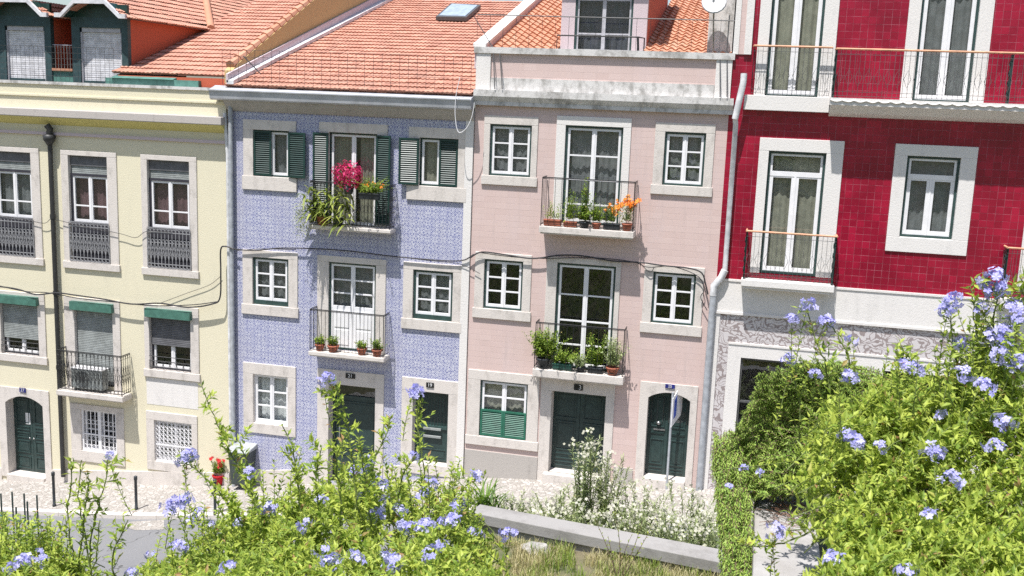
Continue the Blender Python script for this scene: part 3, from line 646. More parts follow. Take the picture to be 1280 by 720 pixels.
m = MB()
for i in range(16):
    a, b = lerp(XC, XD-.22, i/16), lerp(XC, XD-.22, (i+1)/16); mx = (a+b)/2
    if g2[0]-.3 < mx < g2[1]+.3 or g3[0]-.28 < mx: continue
    pass
for lo_, hi_ in ((XC, g2[0]-.3), (g2[1]+.27, g3[0]-.3)):
    m = MB(); m.prism([(lo_, -.03, street(lo_)-.6), (hi_, -.03, street(hi_)-.6), (hi_, -.03, street(hi_)+.42), (lo_, -.03, street(lo_)+.42)], (0, .03, 0)); m.build('base_course', 'stone', BH)
m = MB(); m.box(XD-.22, XD-.015, -.05, .3, -1, H-.3); m.build('corner_pilaster', 'white_plaster', BH)
# eaves: cove, zinc gutter
m = MB(); m.prism([(XC-.1, -.30, H-.25), (XC-.1, -.22, H-.36), (XC-.1, -.06, H-.52), (XC-.1, .05, H-.55), (XC-.1, .05, H-.2), (XC-.1, -.3, H-.2)], (XD-XC+.08, 0, 0)); m.build('eaves_cove', 'grey_stone', BH)
m = MB(); P = [(-.30, -.22), (-.34, -.26), (-.40, -.22), (-.42, -.10), (-.44, -.02), (-.40, .02), (-.1, .12), (-.1, -.2)]
m.prism([(XC-.42, y, H+z) for y, z in P], (XD-XC+.42, 0, 0)); m.box(XC-.43, XD-.01, -.46, -.42, H-.02, H+.01); m.build('gutter', 'zinc', BH)
sl = .28; V = Vector((0, 1, sl)).normalized()
tiles(BH, (XC-.05, -.28, H+.12), (1, 0, 0), V, XD-XC+.1, 12.5, 'roof_red', .25, .42, .020, cuts=[((XD-.02, 0, 0), (1, 0, 0))])
m = MB(); m.prism([(XC+.02, -.3, H+.16), (XC+.02, 12, H+.16+sl*12.3), (XC+.02, 12, H+.26+sl*12.3), (XC+.02, -.3, H+.26)], (.2, 0, 0)); m.build('flashing', 'pipe_white', BH)
m = MB(); m.prism([(XC-.0, -.3, H+.2), (XC-.0, 12, H+.2+sl*12.3), (XC-.0, 12, H+.5+sl*12.3), (XC-.0, -.3, H+.42)], (.06, 0, 0)); m.build('lead_strip', 'lilac_plaster', BH)
def sky_pt(px, py):                         # point on the blue roof plane
    d = ray(px, py); t = (H+.17+sl*(D+.28)-H)/(d.z-sl*d.y) if 0 else ((.17+sl*(.28-D))/(d.z-sl*d.y)); return CAM+d*t
q = [sky_pt(545, 26), sky_pt(583, 27), sky_pt(601, 11), sky_pt(564, 9)]
q[1].z += 0
m = MB(); n = Vector((0, -sl, 1)).normalized()
m.prism([v+n*.02 for v in q], n*.12); sk = m.build('skylight', 'iron_grey', BH); c = sum(q, Vector())/4
MB().prism([c+(v-c)*.86+n*.142 for v in q], n*.012).build('pane', 'skylight_glass', sk)
mesh_fence(BH, XC-.2, XD-.1, -.12, H+.15, H+1.05, .235, .2, .0055)
m = MB(); m.tube([(XC+.3, .1, H+.9), (XC+.9, -.1, H+.45)], .015, 5); m.build('fence_strut', 'iron', BH)
m = MB(); pq = at(288, 150, -.12); m.tube([(pq.x, -.12, H-.2), (pq.x, -.12, street(XC)-.05)], .06, 10); m.build('downpipe', 'pipe_grey', BH, True)
m = MB(); m.tube([(pq.x-.18, -.1, H-.6), (pq.x-.1, -.1, H-1.7), (pq.x-.11, -.08, H-4), (pq.x-.1, -.08, H-10)], .05, 8); m.build('white_pipe', 'pipe_white', BH, True)
bal1 = balcony(BH, (385, 281.7), (488, 287), (488, 293.5), (385, 226), .45, .10, 2, label='upper balcony overflowing with flowering plants')
bal2 = balcony(BH, (385.3, 439.4), (479.7, 447.8), (479, 454.4), (385.3, 386.4), .5, .11, 0, rail='iron', label='lower balcony with small clay pots')

# ================================================================== PINK HOUSE
PH = thing('pink_house', ((XD+XE)/2, 0, street(-4)), 'pale pink tiled house with two planted balconies and roof parapet', 'house')
ops = []
a = rect((613.3, 154.3), (662.7, 220.7)); b = rect((831.7, 165), (878.3, 235)); z0, z1 = (a[2]+b[2])/2, (a[3]+b[3])/2
sa = rect((606, 144), (670, 231.7)); sb = rect((820, 152.3), (888.3, 248.3)); sz0, sz1 = (sa[2]+sb[2])/2, (sa[3]+sb[3])/2
for (o_, s_), r_ in zip(((a, sa), (b, sb)), (1, 1)):
    op = add((o_[0], o_[1], z0, z1)); window(PH, op, (s_[0], s_[1], sz0, sz1), 3, 2, 'green_frame', .02, 'curtain_grey', ob=.05)
od = rect((707.3, 161.7), (772.7, 283)); od = add((od[0], od[1], od[2], z1+.05)); su = (xz(695, 180)[0], xz(788.3, 180)[0], od[2], sz1+.06)
window(PH, od, su, 4, 2, 'green_frame', 0, 'curtain_grey', zs=[.17, .45, .72], no_bottom=True, mat='white_plaster', ob=.055)
a = rect((606, 323), (651.9, 388.7)); b = rect((817, 339.8), (866, 408)); z0, z1 = (a[2]+b[2])/2, (a[3]+b[3])/2
sa = rect((594.7, 314), (662, 400)); sb = rect((806.3, 330), (875, 423.2)); sz0, sz1 = (sa[2]+sb[2])/2, (sa[3]+sb[3])/2
for o_, s_ in ((a, sa), (b, sb)):
    op = add((o_[0], o_[1], z0, z1)); window(PH, op, (s_[0], s_[1], sz0, sz1), 3, 2, 'green_frame', .02, None, ob=.05)
od = rect((696.8, 330.6), (762.9, 465)); od = add((od[0], od[1], od[2], z1+.05)); su = (xz(682.4, 360)[0], xz(775, 360)[0], od[2], sz1+.02)
window(PH, od, su, 4, 2, 'green_frame', 0, None, zs=[.20, .45, .72], no_bottom=True, ob=.055)
op = add(rect((601, 474.4), (657.3, 551))); w = window(PH, op, rect((586, 461), (671, 564)), 2, 2, 'green_frame', .02, 'curtain_pale', zs=[.74], ob=.04)
hz = lerp(op[2], op[3], .48); mx = (op[0]+op[1])/2
louvre(w, op[0]+.02, mx, op[2]+.02, hz, .02, 'bright_green', step=.05); louvre(w, mx+.005, op[1]-.02, op[2]+.02, hz, .02, 'bright_green', step=.05)
g1 = rect((690, 488), (752, 597)); g1 = add(g1); su = (xz(674, 540)[0], xz(766, 540)[0], g1[2]-.3, xz(700, 470)[1])
dr = door(PH, g1, .32, 2, ((.04, .1), (.13, .2), (.24, .6), (.64, .96)), mat='door_green', label='wide dark green garage door'); surround(dr, g1, su, depth=.36)
MB().box(g1[0]-.1, g1[1]+.1, -.25, .0, street(-4)-.3, g1[2]).build('doorstep', 'stone', dr)
plate(dr, (717.6, 480), (728.3, 488.5), '3', 'black_plate', -.06, shift=.045, size=.85)
g2p = rect((811, 488), (856, 601)); g2p = add(g2p); su = (xz(797, 540)[0], xz(869, 540)[0], g2p[2]-.3, xz(830, 479)[1])
dr = door(PH, g2p, .25, 2, ((.04, .09), (.12, .42), (.48, .50), (.56, .9)), mat='door_green'); arch_surround(dr, g2p, su, .17, depth=.34)
MB().box(g2p[0], g2p[1], -.2, .3, g2p[2]-.3, g2p[2]+.001).build('doorstep', 'stone', dr)
m = MB(); m.lathe((g2p[0]+.28, .2, g2p[2]+1.38), [(0, -.05), (.05, -.03), (.055, .0), (.05, .03), (0, .05)], 10); m.build('handle', 'steel', dr, True)
MB().box(g2p[0]+.16, g2p[0]+.45, .225, .245, g2p[2]+1.18, g2p[2]+1.22).build('letter_box', 'steel', dr)
m = MB()
for k in range(5): m.ring((lerp(g2p[0], g2p[1], .5)+(k-2)*.0+.25, .235, g2p[2]+1.6), .05+.03*k, .006, 10)
for k in range(7): x = lerp(g2p[0]+.08, g2p[1]-.08, k/6); m.tube([(x, .235, g2p[2]+1.4), (x, .235, g2p[3]-.15)], .006, 4)
m.build('door_grille', 'iron_grey', dr)
plate(dr, (831.7, 480), (843.3, 486), '25', 'enamel_blue', -.06)
w = wall_grid(XD, XE, -1, H+.0, 0, ops); w.quad((XD, 0, H-.3), (XD, 12, H-.3), (XD, 12, H+1), (XD, 0, H+1)); w.build('wall', 'pinktile', PH)
m = MB(); bz = at(600, 563, 0).z
for a, b in ((XD+.01, g1[0]-.3), (g1[1]+.3, g2p[0]-.28), (g2p[1]+.28, XE)):
    m = MB(); m.box(a, b, -.03, .0, 1.2, bz-.0); m.build('base_course', 'grey_stone', PH)
m = MB(); m.box(XD, XE+.1, -.13, .05, H-.12, H+.10).box(XD, XE+.1, -.22, .05, H+.10, H+.26).prism([(XD, -.22, H+.10), (XD, -.135, H+.10), (XD, -.135, H-.02)], (XE-XD+.1, 0, 0)); m.build('cornice', 'cornice_stone', PH)
zc = at(750, 64, 0).z
m = MB(); m.box(XD+.001, XE-.001, -.001, .12, H+.26, zc-.12); m.build('parapet', 'pinktile', PH)
m = MB(); m.box(XD+.38, XE-.38, -.03, -.001, H+.26, H+.56); m.build('stained_skirting', 'cornice_stone', PH)
for a_ in (XD, XE-.37): MB().box(a_, a_+.37, -.05, -.001, H+.26, zc-.12).build('parapet_pier', 'white_plaster', PH)
m = MB(); m.box(XD-.06, XE+.05, -.08, .16, zc-.12, zc+.03); m.build('coping', 'cornice_stone', PH)
slp = .30; V = Vector((0, 1, slp)).normalized(); XW = xz(889, 60, .4)[0]
PR0, PR1 = xz(700, 60, .8)[0], xz(807, 60, .8)[0]
tiles(PH, (XD+.1, .16, zc-.10), (1, 0, 0), V, PR0-XD-.1, 8, 'roof_orange', .21, .33, .030, 's', cuts=[((PR0, 0, 0), (1, 0, 0))])
tiles(PH, (PR1, .16, zc-.10), (1, 0, 0), V, XE-PR1-.1, 8, 'roof_orange', .21, .33, .030, 's')
MB().box(PR0, PR1, .12, .8, zc-.3, zc-.02).build('dormer_threshold', 'cornice_stone', PH)
m = MB(); m.prism([(XD-.06, .0, zc-.5), (XD-.06, 8, zc-.5), (XD-.06, 8, zc+.12+.285*8), (XD-.06, .0, zc+.02)], (.26, 0, 0)); m.build('gable_wall', 'lilac_plaster', PH)  # lilac colour carries the shade on the right side of the white gable
m = MB(); m.prism([(XD-.1, -.02, zc+.03), (XD-.1, 8, zc+.13+.285*8), (XD-.1, 8, zc+.2+.285*8), (XD-.1, -.02, zc+.10)], (.32, 0, 0)); m.build('gable_coping', 'white_plaster', PH)
# dormer
dx0, dx1 = xz(700, 60, .8)[0], xz(807, 60, .8)[0]; wx0, wx1 = xz(717, 60, .8)[0], xz(789, 60, .8)[0]; dzt = H+3.3
m = MB(); m.box(dx0, wx0, .8, .95, zc-.1, dzt).box(wx1, dx1, .8, .95, zc-.1, dzt).box(wx0, wx1, .8, .95, dzt-.25, dzt); dm = m.build('dormer', 'lilac_plaster', PH)
m = MB()
for x in (dx0+.05, dx1-.05): m.prism([(x-.05, .95, zc-.1), (x-.05, 5.5, zc-.1), (x-.05, 5.5, dzt), (x-.05, .95, dzt)], (.099, 0, 0))
m.build('cheek', 'red_plaster', dm)
MB().box(dx0-.3, dx1+.25, .5, 5.5, dzt, dzt+.15).build('dormer_roof', 'roof_orange', dm)
m = MB(); mw = (wx0+wx1)/2
for a, b in ((wx0+.05, mw), (mw, wx1-.05)): sash(m, a, b, zc+.03, dzt-.3, .87, 4, .045, .04, zs=[.24, .75])
m.build('sash', 'white_shutter', dm); MB().box(wx0, wx0+.05, .82, .93, zc, dzt-.25).box(wx1-.05, wx1, .82, .93, zc, dzt-.25).box(wx0+.05, wx1-.05, .82, .93, dzt-.3, dzt-.25).build('outer_frame', 'green_frame', dm)
m = MB(); m.quad((wx0, .885, zc), (wx1, .885, zc), (wx1, .885, dzt), (wx0, .885, dzt)); m.build('pane', 'glass', dm); curtain(dm, wx0, wx1, zc, dzt, 1.1, 'curtain_blue')
MB().box(wx0-.3, wx1+.3, 1.6, 1.7, zc-.4, dzt).build('dark_room', 'room', dm)
m = MB(); a, b = xz(696, 44, .3)[0], xz(797, 46, .3)[0]; zr = xz(745, 45, .3)[1]; pickets(m, (a, .35, 0), (b, .35, 0), zc, zr, .6, .012); m.tube([(a, .35, zr), (b, .35, zr), (b+.12, .7, zr), (b+.12, .7, zc)], .018, 6); m.tube([(b, .35, zr), (b+.03, .35, zc)], .03, 6); m.build('railing', 'iron', PH)
zr = xz(750, 21, -.02)[1]; m = MB(); x0 = xz(597, 17, -.02)[0]
for i in range(20): x = lerp(x0, XE, i/19); m.tube([(x, .0, zc), (x, .0, zr)], .005, 4)
m.tube([(x0, .0, zr), (XE, .0, zr-.03)], .013, 5); m.build('wire_railing', 'iron', PH)
for dx in (0, .16):
    for q_ in ([(XD+.42+dx, -.04, zc+.02), (XD+.55+dx*1.2, -.24, H+.28)], [(XE-.3+dx, -.04, zc+.02), (XE-.22+dx, -.24, H+.28)]): MB().tube(q_, .014, 5).build('railing_strut', 'iron_grey', PH)
MB().tube([(XD+.42, -.02, zc), (XD-.1, .0, zc+.75)], .012, 5).build('railing_strut', 'iron_grey', PH)
MB().tube([(XE-.15, .02, zc), (XE-.15, .02, zc+.9)], .015, 5).build('railing_post', 'iron_grey', PH)
m = MB(); c0, c1 = xz(886, 40, .9)[0], xz(917, 40, .9)[0]; m.box(c0, c1, .6, 1.5, zc-.3, zc+2.4); ch = m.build('chimney', 'cornice_stone', PH)
m = MB(); dp = at(893, 4, .25); m.lathe((dp.x, 0, 0), [(.0, 0), (.12, .01), (.22, .04), (.29, .08), (.30, .085), (.22, .05), (.0, .012)], 16)
R = Matrix.Rotation(math.radians(70), 4, 'X')@Matrix.Rotation(0, 4, 'Z'); m.v = [tuple(Vector(dp)+R@(Vector(v)-Vector((dp.x, 0, 0)))) for v in m.v]
dish = thing('satellite_dish', dp, 'small white satellite dish beside the pink house chimney', 'satellite dish'); m.build('reflector', 'white_paint', dish, True)
m = MB(); m.tube([dp, dp+Vector((0, .1, -.35)), (dp.x+.05, .45, zc-.05)], .02, 6); m.tube([dp+Vector((0, -.0, -.2)), dp+Vector((0, -.35, .02))], .01, 5); m.box(dp.x-.03, dp.x+.03, dp.y-.4, dp.y-.3, dp.z-.02, dp.z+.05); m.build('mount', 'steel', dish)
b1 = balcony(PH, (673.8, 281), (791.8, 291.7), (791.8, 300), (676, 221.4), .55, .16, 0, rail='iron', label='upper balcony with orange lilies in troughs')
b2 = balcony(PH, (665.7, 461), (779, 472), (779, 483.3), (669.4, 402.8), .45, .16, 0, label='lower balcony with trailing green plants')
m = MB()
for z, s in ((z1-.1, 0),): pass

# ================================================================== RED HOUSE
RH = thing('red_house', (3, 0, street(3)), 'crimson tiled house with wooden balcony handrails above a shopfront', 'house')
ops = []; XF = 7.6
zl = at(1035, 122, -.22).z                    # ledge top
def fr_door(px0, px1, y, ztop, zbot, Wd, **k): pass
u = add((xz(960.5, 60)[0], xz(1027, 60)[0], zl-.02, H+3.6)); window(RH, u, (xz(946.5, 60)[0], xz(1044.5, 60)[0], zl, H+3.8), 1, 2, 'green_frame', 0, 'curtain_pale', zs=[], light=.14, no_bottom=True, mat='white_plaster', ob=.06, recess=.11, bar=.085, thin=.10)
u2 = add((xz(1146.5, 60)[0], xz(1219, 60)[0], zl-.02, H+3.6)); window(RH, u2, (xz(1131, 60)[0], xz(1237, 60)[0], zl, H+3.8), 1, 2, 'green_frame', 0, 'curtain_grey', zs=[], light=.14, no_bottom=True, mat='white_plaster', ob=.06, recess=.11, bar=.085, thin=.10)
d1 = rect((961.7, 188.3), (1018, 346)); d1 = add((xz(955, 267)[0], xz(1026.5, 267)[0], d1[2], d1[3]+.0)); su = (xz(942.7, 267)[0], xz(1047.5, 267)[0], d1[2], xz(1000, 174)[1])
window(RH, d1, su, 1, 2, 'green_frame', 0, 'curtain_pale', zs=[], light=.17, no_bottom=True, mat='white_plaster', ob=.06, recess=.11, bar=.085, thin=.10)
w1 = rect((1133.3, 194.3), (1190, 300.6)); sr = rect((1119.4, 179.4), (1207.7, 320)); w1 = add((xz(1129, 247)[0], xz(1196, 247)[0], w1[2]+.01, w1[3])); window(RH, w1, (xz(1112.5, 250)[0], xz(1215.5, 250)[0], sr[2], sr[3]), 1, 2, 'green_frame', .0, 'curtain_grey', zs=[], light=.24, mat='white_plaster', ob=.06, recess=.11, bar=.085, thin=.10)
d2 = add((xz(1288, 330)[0], xz(1350, 330)[0], d1[2], d1[3])); window(RH, d2, (xz(1274, 330)[0], xz(1370, 330)[0], d1[2], su[3]), 1, 2, 'green_frame', 0, 'curtain_pale', zs=[], light=.17, no_bottom=True, mat='white_plaster', ob=.06, recess=.11, bar=.085, thin=.10)
zt_ = (at(926, 350).z+at(1176, 370).z)/2       # bottom of the red tiles
zf = (at(900, 389).z+at(1196, 414).z)/2        # bottom of the white band
XF = 9.0
wall_grid(XE, XF, zt_, H+4.2, 0, ops).build('wall', 'redtile', RH)
m = MB(); m.box(XE, XF, -.03, .0, zf, zt_).box(XE, XF, -.05, .0, zt_-.03, zt_+.02).box(XE, XF, -.06, .0, zf-.04, zf+.02); m.build('white_band', 'white_plaster', RH)
zs_ = at(925, 446.7).z; sx0 = xz(925, 460)[0]; sx1 = xz(1030, 460)[0]
zfr = (at(908, 428).z+at(1080, 443).z)/2
fx0, fx1 = xz(900, 400)[0], xz(910, 440)[0]
shop = (sx0, sx1, street(2)-.2, zs_)
m = wall_grid(fx0, XF, -1, zf-.04, -.001, [(fx1, 5.6, -1, zfr)]); m.build('tile_frieze', 'frieze', RH)
m = wall_grid(fx1, 5.6, -1, zfr, -.012, [shop, (sx1+1.35, sx1+3.2, street(3)-.2, zs_)]); m.box(fx1-.0, 5.6, -.03, -.0, zfr-.03, zfr+.02); m.build('shop_surround', 'white_plaster', RH)
sh = MB(); sh.box(shop[0], shop[0]+.05, .05, .15, shop[2], zs_).box(shop[1]-.05, shop[1], .05, .15, shop[2], zs_).box(shop[0], shop[1], .06, .15, zs_-.06, zs_).box(lerp(shop[0], shop[1], .5)-.025, lerp(shop[0], shop[1], .5)+.025, .06, .14, shop[2], zs_-.06).box(shop[0]+.05, shop[1]-.05, .065, .14, zs_-1.15, zs_-1.1)
sw = sh.build('shop_window', 'iron_grey', RH); m = MB(); m.quad((shop[0], .1, shop[2]), (shop[1], .1, shop[2]), (shop[1], .1, zs_), (shop[0], .1, zs_)); m.build('pane', 'glass', sw)
m = MB(); m.box(shop[0]-.0, shop[0]+.003, -.01, .3, shop[2], zs_).box(shop[1], shop[1]+.003, -.01, .3, shop[2], zs_).box(shop[0], shop[1], -.01, .3, zs_, zs_+.003); m.build('reveal', 'white_plaster', sw)
MB().box(XE, fx0, -.03, .0, -1, zf-.04).build('corner_strip', 'white_plaster', RH)
# left ledge and deep right slab of the top floor
a = at(930.4, 121, -.22); b = at(1035.6, 124, -.22); zlb = at(1035, 141.7, -.22).z; zlb2 = at(950, 137, -.22).z; zb_ = (zlb+zlb2)/2
m = MB(); m.box(a.x, b.x+.03, -.22, -.002, zb_, zl); lg = m.build('ledge', 'white_plaster', RH, bevel=.01)
Yd = .60; bx = at(1038, 124, -Yd).x; zs0 = at(1150, 131, -Yd).z; z_b = at(1280, 150, -Yd).z
m = MB(); m.box(bx, XF, -Yd, -.002, zl-.16, zl).prism([(bx+.02, -Yd+.04, zl-.16), (bx+.02, -.002, zl-.16), (bx+.02, -.002, zl-.42), (bx+.02, -Yd+.3, zl-.34)], (XF-bx, 0, 0))
bs = m.build('balcony', 'white_plaster', RH); bs['label'] = 'long top balcony with scalloped edge'
m = MB(); Lx = XF-bx; n = 30
m.tube([(lerp(bx, XF, k/(n*8)), -Yd-.012, zl-.05-.035*abs(math.sin(math.pi*k/8))) for k in range(n*8+1)], .02, 5)
m.build('scalloped_trim', 'scallop', bs, True)
def red_rail(parent, segs, z0, z1, posts, hand=True):
    m = MB()
    for p, q in segs:
        pickets(m, p, q, z0+.04, z1, .105, .0055, 0); L = (Vector(q)-Vector(p)).length; n = max(1, round(L/.21)); d = (Vector(q)-Vector(p))/n
        for i in range(n):
            c = Vector(p)+d*(i+.5); ax = 'y' if abs(d.x) > abs(d.y) else 'x'
            m.ring((c.x, c.y, lerp(z0, z1, .42)), .075, .006, 4, ax, ex=2.6)
        for z in (z0+.05, z0+.14, z1-.12): m.tube([(p[0], p[1], z), (q[0], q[1], z)], .0065, 4)
    m.build('railing', 'iron_grey', parent)
    m = MB()
    for p, q in segs: m.tube([(p[0], p[1], z1), (q[0], q[1], z1)], .024, 8)
    m.build('handrail', 'wood_rail', parent, True)
    for x, y in posts:
        m = MB(); m.box(x-.02, x+.02, y, y+.16, z0, z1-.03); 
        for k in range(4): m.ring((x-.025, y+.08, lerp(z0, z1, .2+.2*k)), .06, .012, 8, 'x')
        m.build('post', 'door_green', parent)
zr = at(943, 57, -.2).z; zr2 = at(1160, 63.5, -Yd).z; xl = at(943, 57, -.2).x
red_rail(lg, [((xl, -.2, 0), (b.x, -.2, 0)), ((xl, -.03, 0), (xl, -.2, 0))], zl, zr, [])
px_ = at(1263, 100, -Yd+.05).x
red_rail(bs, [((bx+.04, -Yd+.04, 0), (XF, -Yd+.04, 0)), ((bx+.04, -.2, 0), (bx+.04, -Yd+.04, 0))], zl, zr2, [(bx+.05, -Yd+.06), (px_, -Yd+.06)])
Yd = .42; a = at(926.7, 348, -Yd); b = at(1043, 359, -Yd); zz = (a.z+b.z)/2; zl3 = d1[2]
m = MB(); m.box(a.x, b.x, -Yd, -.05, zz-.16, zz).box(a.x+.05, b.x-.05, -Yd+.05, -.05, zz-.22, zz-.16); bb = m.build('balcony', 'white_plaster', RH, bevel=.01); bb['label'] = 'small balcony below the tall balcony door'
zr3 = (at(931.7, 288, -Yd).z+at(1051.7, 297.3, -Yd).z)/2
red_rail(bb, [((a.x+.04, -Yd+.04, 0), (b.x-.04, -Yd+.04, 0)), ((a.x+.04, -.04, 0), (a.x+.04, -Yd+.04, 0)), ((b.x-.04, -Yd+.04, 0), (b.x-.04, -.04, 0))], zz, zr3, [(a.x+.05, -Yd+.08), (b.x-.06, -Yd+.08)])
c = at(1256, 345, -Yd); m = MB(); m.box(c.x-.03, c.x+2.4, -Yd, -.05, zz-.16, zz); b3 = m.build('balcony', 'white_plaster', RH); b3['label'] = 'small balcony cut by the right picture edge'
red_rail(b3, [((c.x, -Yd+.04, 0), (c.x+2.3, -Yd+.04, 0)), ((c.x, -.04, 0), (c.x, -Yd+.04, 0))], zz, zr3, [(c.x+.02, -Yd+.08)])
# downpipe along the joint with the pink house
m = MB(); p = at(930, 92, -.3); q = at(919, 146, -.3); m.tube([p, (p.x-.0, -.32, p.z-.2), (q.x, -.3, q.z-.05)], .075, 10)
p1 = at(922, 152, -.12); p2 = at(904, 340, -.12); xm = (p1.x+p2.x)/2; m.tube([(q.x, -.3, q.z), (xm, -.14, p1.z-.1), (xm, -.12, p2.z)], .062, 10)
e = at(892, 362, -.12); p3 = at(880, 604, -.12); m.tube([(xm, -.12, p2.z+.05), (lerp(xm, e.x, .3), -.12, p2.z-.14), (e.x-.0, -.12, e.z+.1), (e.x, -.12, e.z-.15)], .085, 10); m.build('downpipe', 'pipe_white', RH, True)
m = MB(); m.tube([(e.x, -.12, e.z-.1), (e.x, -.12, street(-1))], .08, 10); m.build('lower_downpipe', 'pipe_grey', RH, True)
# pale strip above the pink parapet
m = MB(); a, b = xz(918, 40, 0)[0], xz(941, 40, 0)[0]; zz = at(930, 68).z; m.box(a, lerp(a, b, .3), -.04, .3, zz, H+4.2).box(lerp(a, b, .6), b, -.06, .3, zz, H+4.2); m.build('corner_pilaster', 'white_plaster', RH)
MB().box(lerp(a, b, .3), lerp(a, b, .6), -.02, .3, zz, H+4.2).build('pink_strip', 'pinktile', RH)
# dark rooms behind the openings
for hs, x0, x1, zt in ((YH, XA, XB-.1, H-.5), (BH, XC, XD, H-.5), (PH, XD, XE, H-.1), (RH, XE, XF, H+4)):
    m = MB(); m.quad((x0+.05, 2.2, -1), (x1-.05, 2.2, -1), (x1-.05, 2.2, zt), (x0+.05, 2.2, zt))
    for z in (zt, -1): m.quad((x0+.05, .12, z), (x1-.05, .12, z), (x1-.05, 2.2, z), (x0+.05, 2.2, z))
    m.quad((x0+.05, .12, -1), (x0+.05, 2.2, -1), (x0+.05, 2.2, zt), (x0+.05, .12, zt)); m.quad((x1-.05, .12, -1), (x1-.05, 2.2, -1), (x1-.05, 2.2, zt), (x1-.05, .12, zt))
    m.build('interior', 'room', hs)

# ================================================================== CABLES
def cab(name, label, lines, cat='cable', mat='cable'):
    m = MB()
    for pts, Y, r in lines: m.tube(cable(pts, Y), r, 5)
    return tag(m.build(name, mat), label, cat)
cab('cable', 'thick black cable bundle sagging across the yellow house above the green blinds', [
    ([(-10, 357), (20, 361), (45, 368), (70, 366), (95, 369), (130, 374), (165, 380), (200, 379), (235, 384), (265, 380), (275, 372), (276, 340), (276, 312), (282, 308), (292, 311)], -.2, .022),
    ([(-10, 355), (30, 364), (60, 366), (100, 373), (150, 378), (190, 382), (240, 381), (272, 377)], -.19, .014),
    ([(200, 379), (235, 366), (262, 356), (276, 345)], -.05, .007)])
cab('cable', 'thin cable strung between the upper windows of the yellow house', [([(-10, 268), (30, 274), (55, 279), (65, 273), (80, 277), (110, 284), (150, 292), (170, 297), (184, 289), (215, 290)], -.09, .008)])
cab('cable', 'dark cable running across the blue tiled house above its middle windows', [
    ([(290, 311), (320, 313), (350, 310), (400, 311), (440, 314), (480, 319), (520, 323), (560, 326), (580, 325), (592, 318)], -.1, .017),
    ([(480, 319), (540, 326), (575, 330), (600, 342)], -.09, .008), ([(296, 313), (330, 311), (370, 312)], -.09, .01)])
cab('cable', 'dark cable bundle running across the pink house and down beside the red house', [
    ([(588, 322), (602, 315), (630, 318), (665, 323), (700, 319), (730, 320), (765, 326), (800, 328), (830, 332), (860, 335), (877, 341), (882, 355), (885, 368)], -.12, .02),
    ([(602, 316), (640, 321), (680, 323), (740, 322), (790, 327), (810, 334), (840, 333), (872, 345), (880, 362), (876, 372), (884, 388)], -.11, .011),
    ([(800, 329), (812, 340), (818, 334)], -.1, .009)])
cab('hose', 'thin white hose looped from the zinc gutter of the blue tiled house', [([(575, 96), (570, 120), (569, 145), (573, 165), (583, 160), (590, 145), (593, 128)], -.48, .009)], 'hose', 'white_paint')

# ================================================================== VEGETATION HELPERS
UP = Vector((0, 0, 1))
def rv(s=1): return Vector((random.gauss(0, s), random.gauss(0, s), random.gauss(0, s)))
def bez(p0, p1, bend, n=10):
    c = (p0+p1)/2+bend; return [(p0*(1-t)**2+c*2*t*(1-t)+p1*t*t) for t in [i/n for i in range(n+1)]]
def leafy(mb, pts, s0, step, L, W, spread=.8, whorl=1, taper=.5, upb=.35, jit=.25):
    """leaves set spirally along a stem polyline"""
    tot = 0; seg = []
    for a, b in zip(pts, pts[1:]): l = (b-a).length; seg.append((tot, l, a, b)); tot += l
    s = s0*tot; ang = random.random()*6.28
    while s < tot:
        for t0, l, a, b in seg:
            if t0 <= s <= t0+l: break
        f = (s-t0)/max(l, 1e-6); p = a.lerp(b, f); d = (b-a).normalized(); o = d.orthogonal().normalized()
        k = 1-(1-taper)*(s/tot)
        for w in range(whorl):
            q = Matrix.Rotation(ang+w*6.28/whorl, 3, d)@o
            ld = (d*(1-spread)+q*spread+UP*upb+rv(jit)).normalized()
            mb.leaf(p, ld, (UP+rv(.35)).normalized(), L*k*random.uniform(.6, 1.2), W*k*random.uniform(.7, 1.15), random.random()*.999+.001, random.uniform(.05, .3))
        ang += 2.4; s += step*random.uniform(.7, 1.3)
def floret(mb, p, n, r):
    a = n.orthogonal().normalized(); b = n.cross(a); t0 = random.random()*6.28; k = random.random()*.9+.02
    for i in range(5):
        t = t0+i*1.2566; d = a*math.cos(t)+b*math.sin(t); sd = a*-math.sin(t)+b*math.cos(t); mb.cr = k
        base = len(mb.v); mb.v += [tuple(p), tuple(p+d*r*.62+sd*r*.36+n*r*.06), tuple(p+d*r-n*r*.06), tuple(p+d*r*.62-sd*r*.36+n*r*.06)]
        mb.face(base, base+1, base+2, base+3)
HEADS = []
for v_ in range(4):
    m = MB(); nfl = (17, 12, 15, 9)[v_]
    for i in range(nfl):
        d = Vector((random.gauss(0, 1), random.gauss(0, 1), random.gauss(.5, .8))).normalized()
        floret(m, d*Vector((1, 1, .75))*.040*random.uniform(.65, 1.2), (d+rv(.35)).normalized(), .019)
    me = m.build('flower_head', 'petal_blue'); HEADS.append(me.data); bpy.data.objects.remove(me)
def head(p, s, parent):
    o = bpy.data.objects.new('flower_head', random.choice(HEADS)); C.objects.link(o); o.parent = parent
    o.location = p-origin(parent); o.rotation_euler = (random.gauss(0, .4), random.gauss(0, .4), random.random()*6.28); o.scale = (s, s, s*.95)

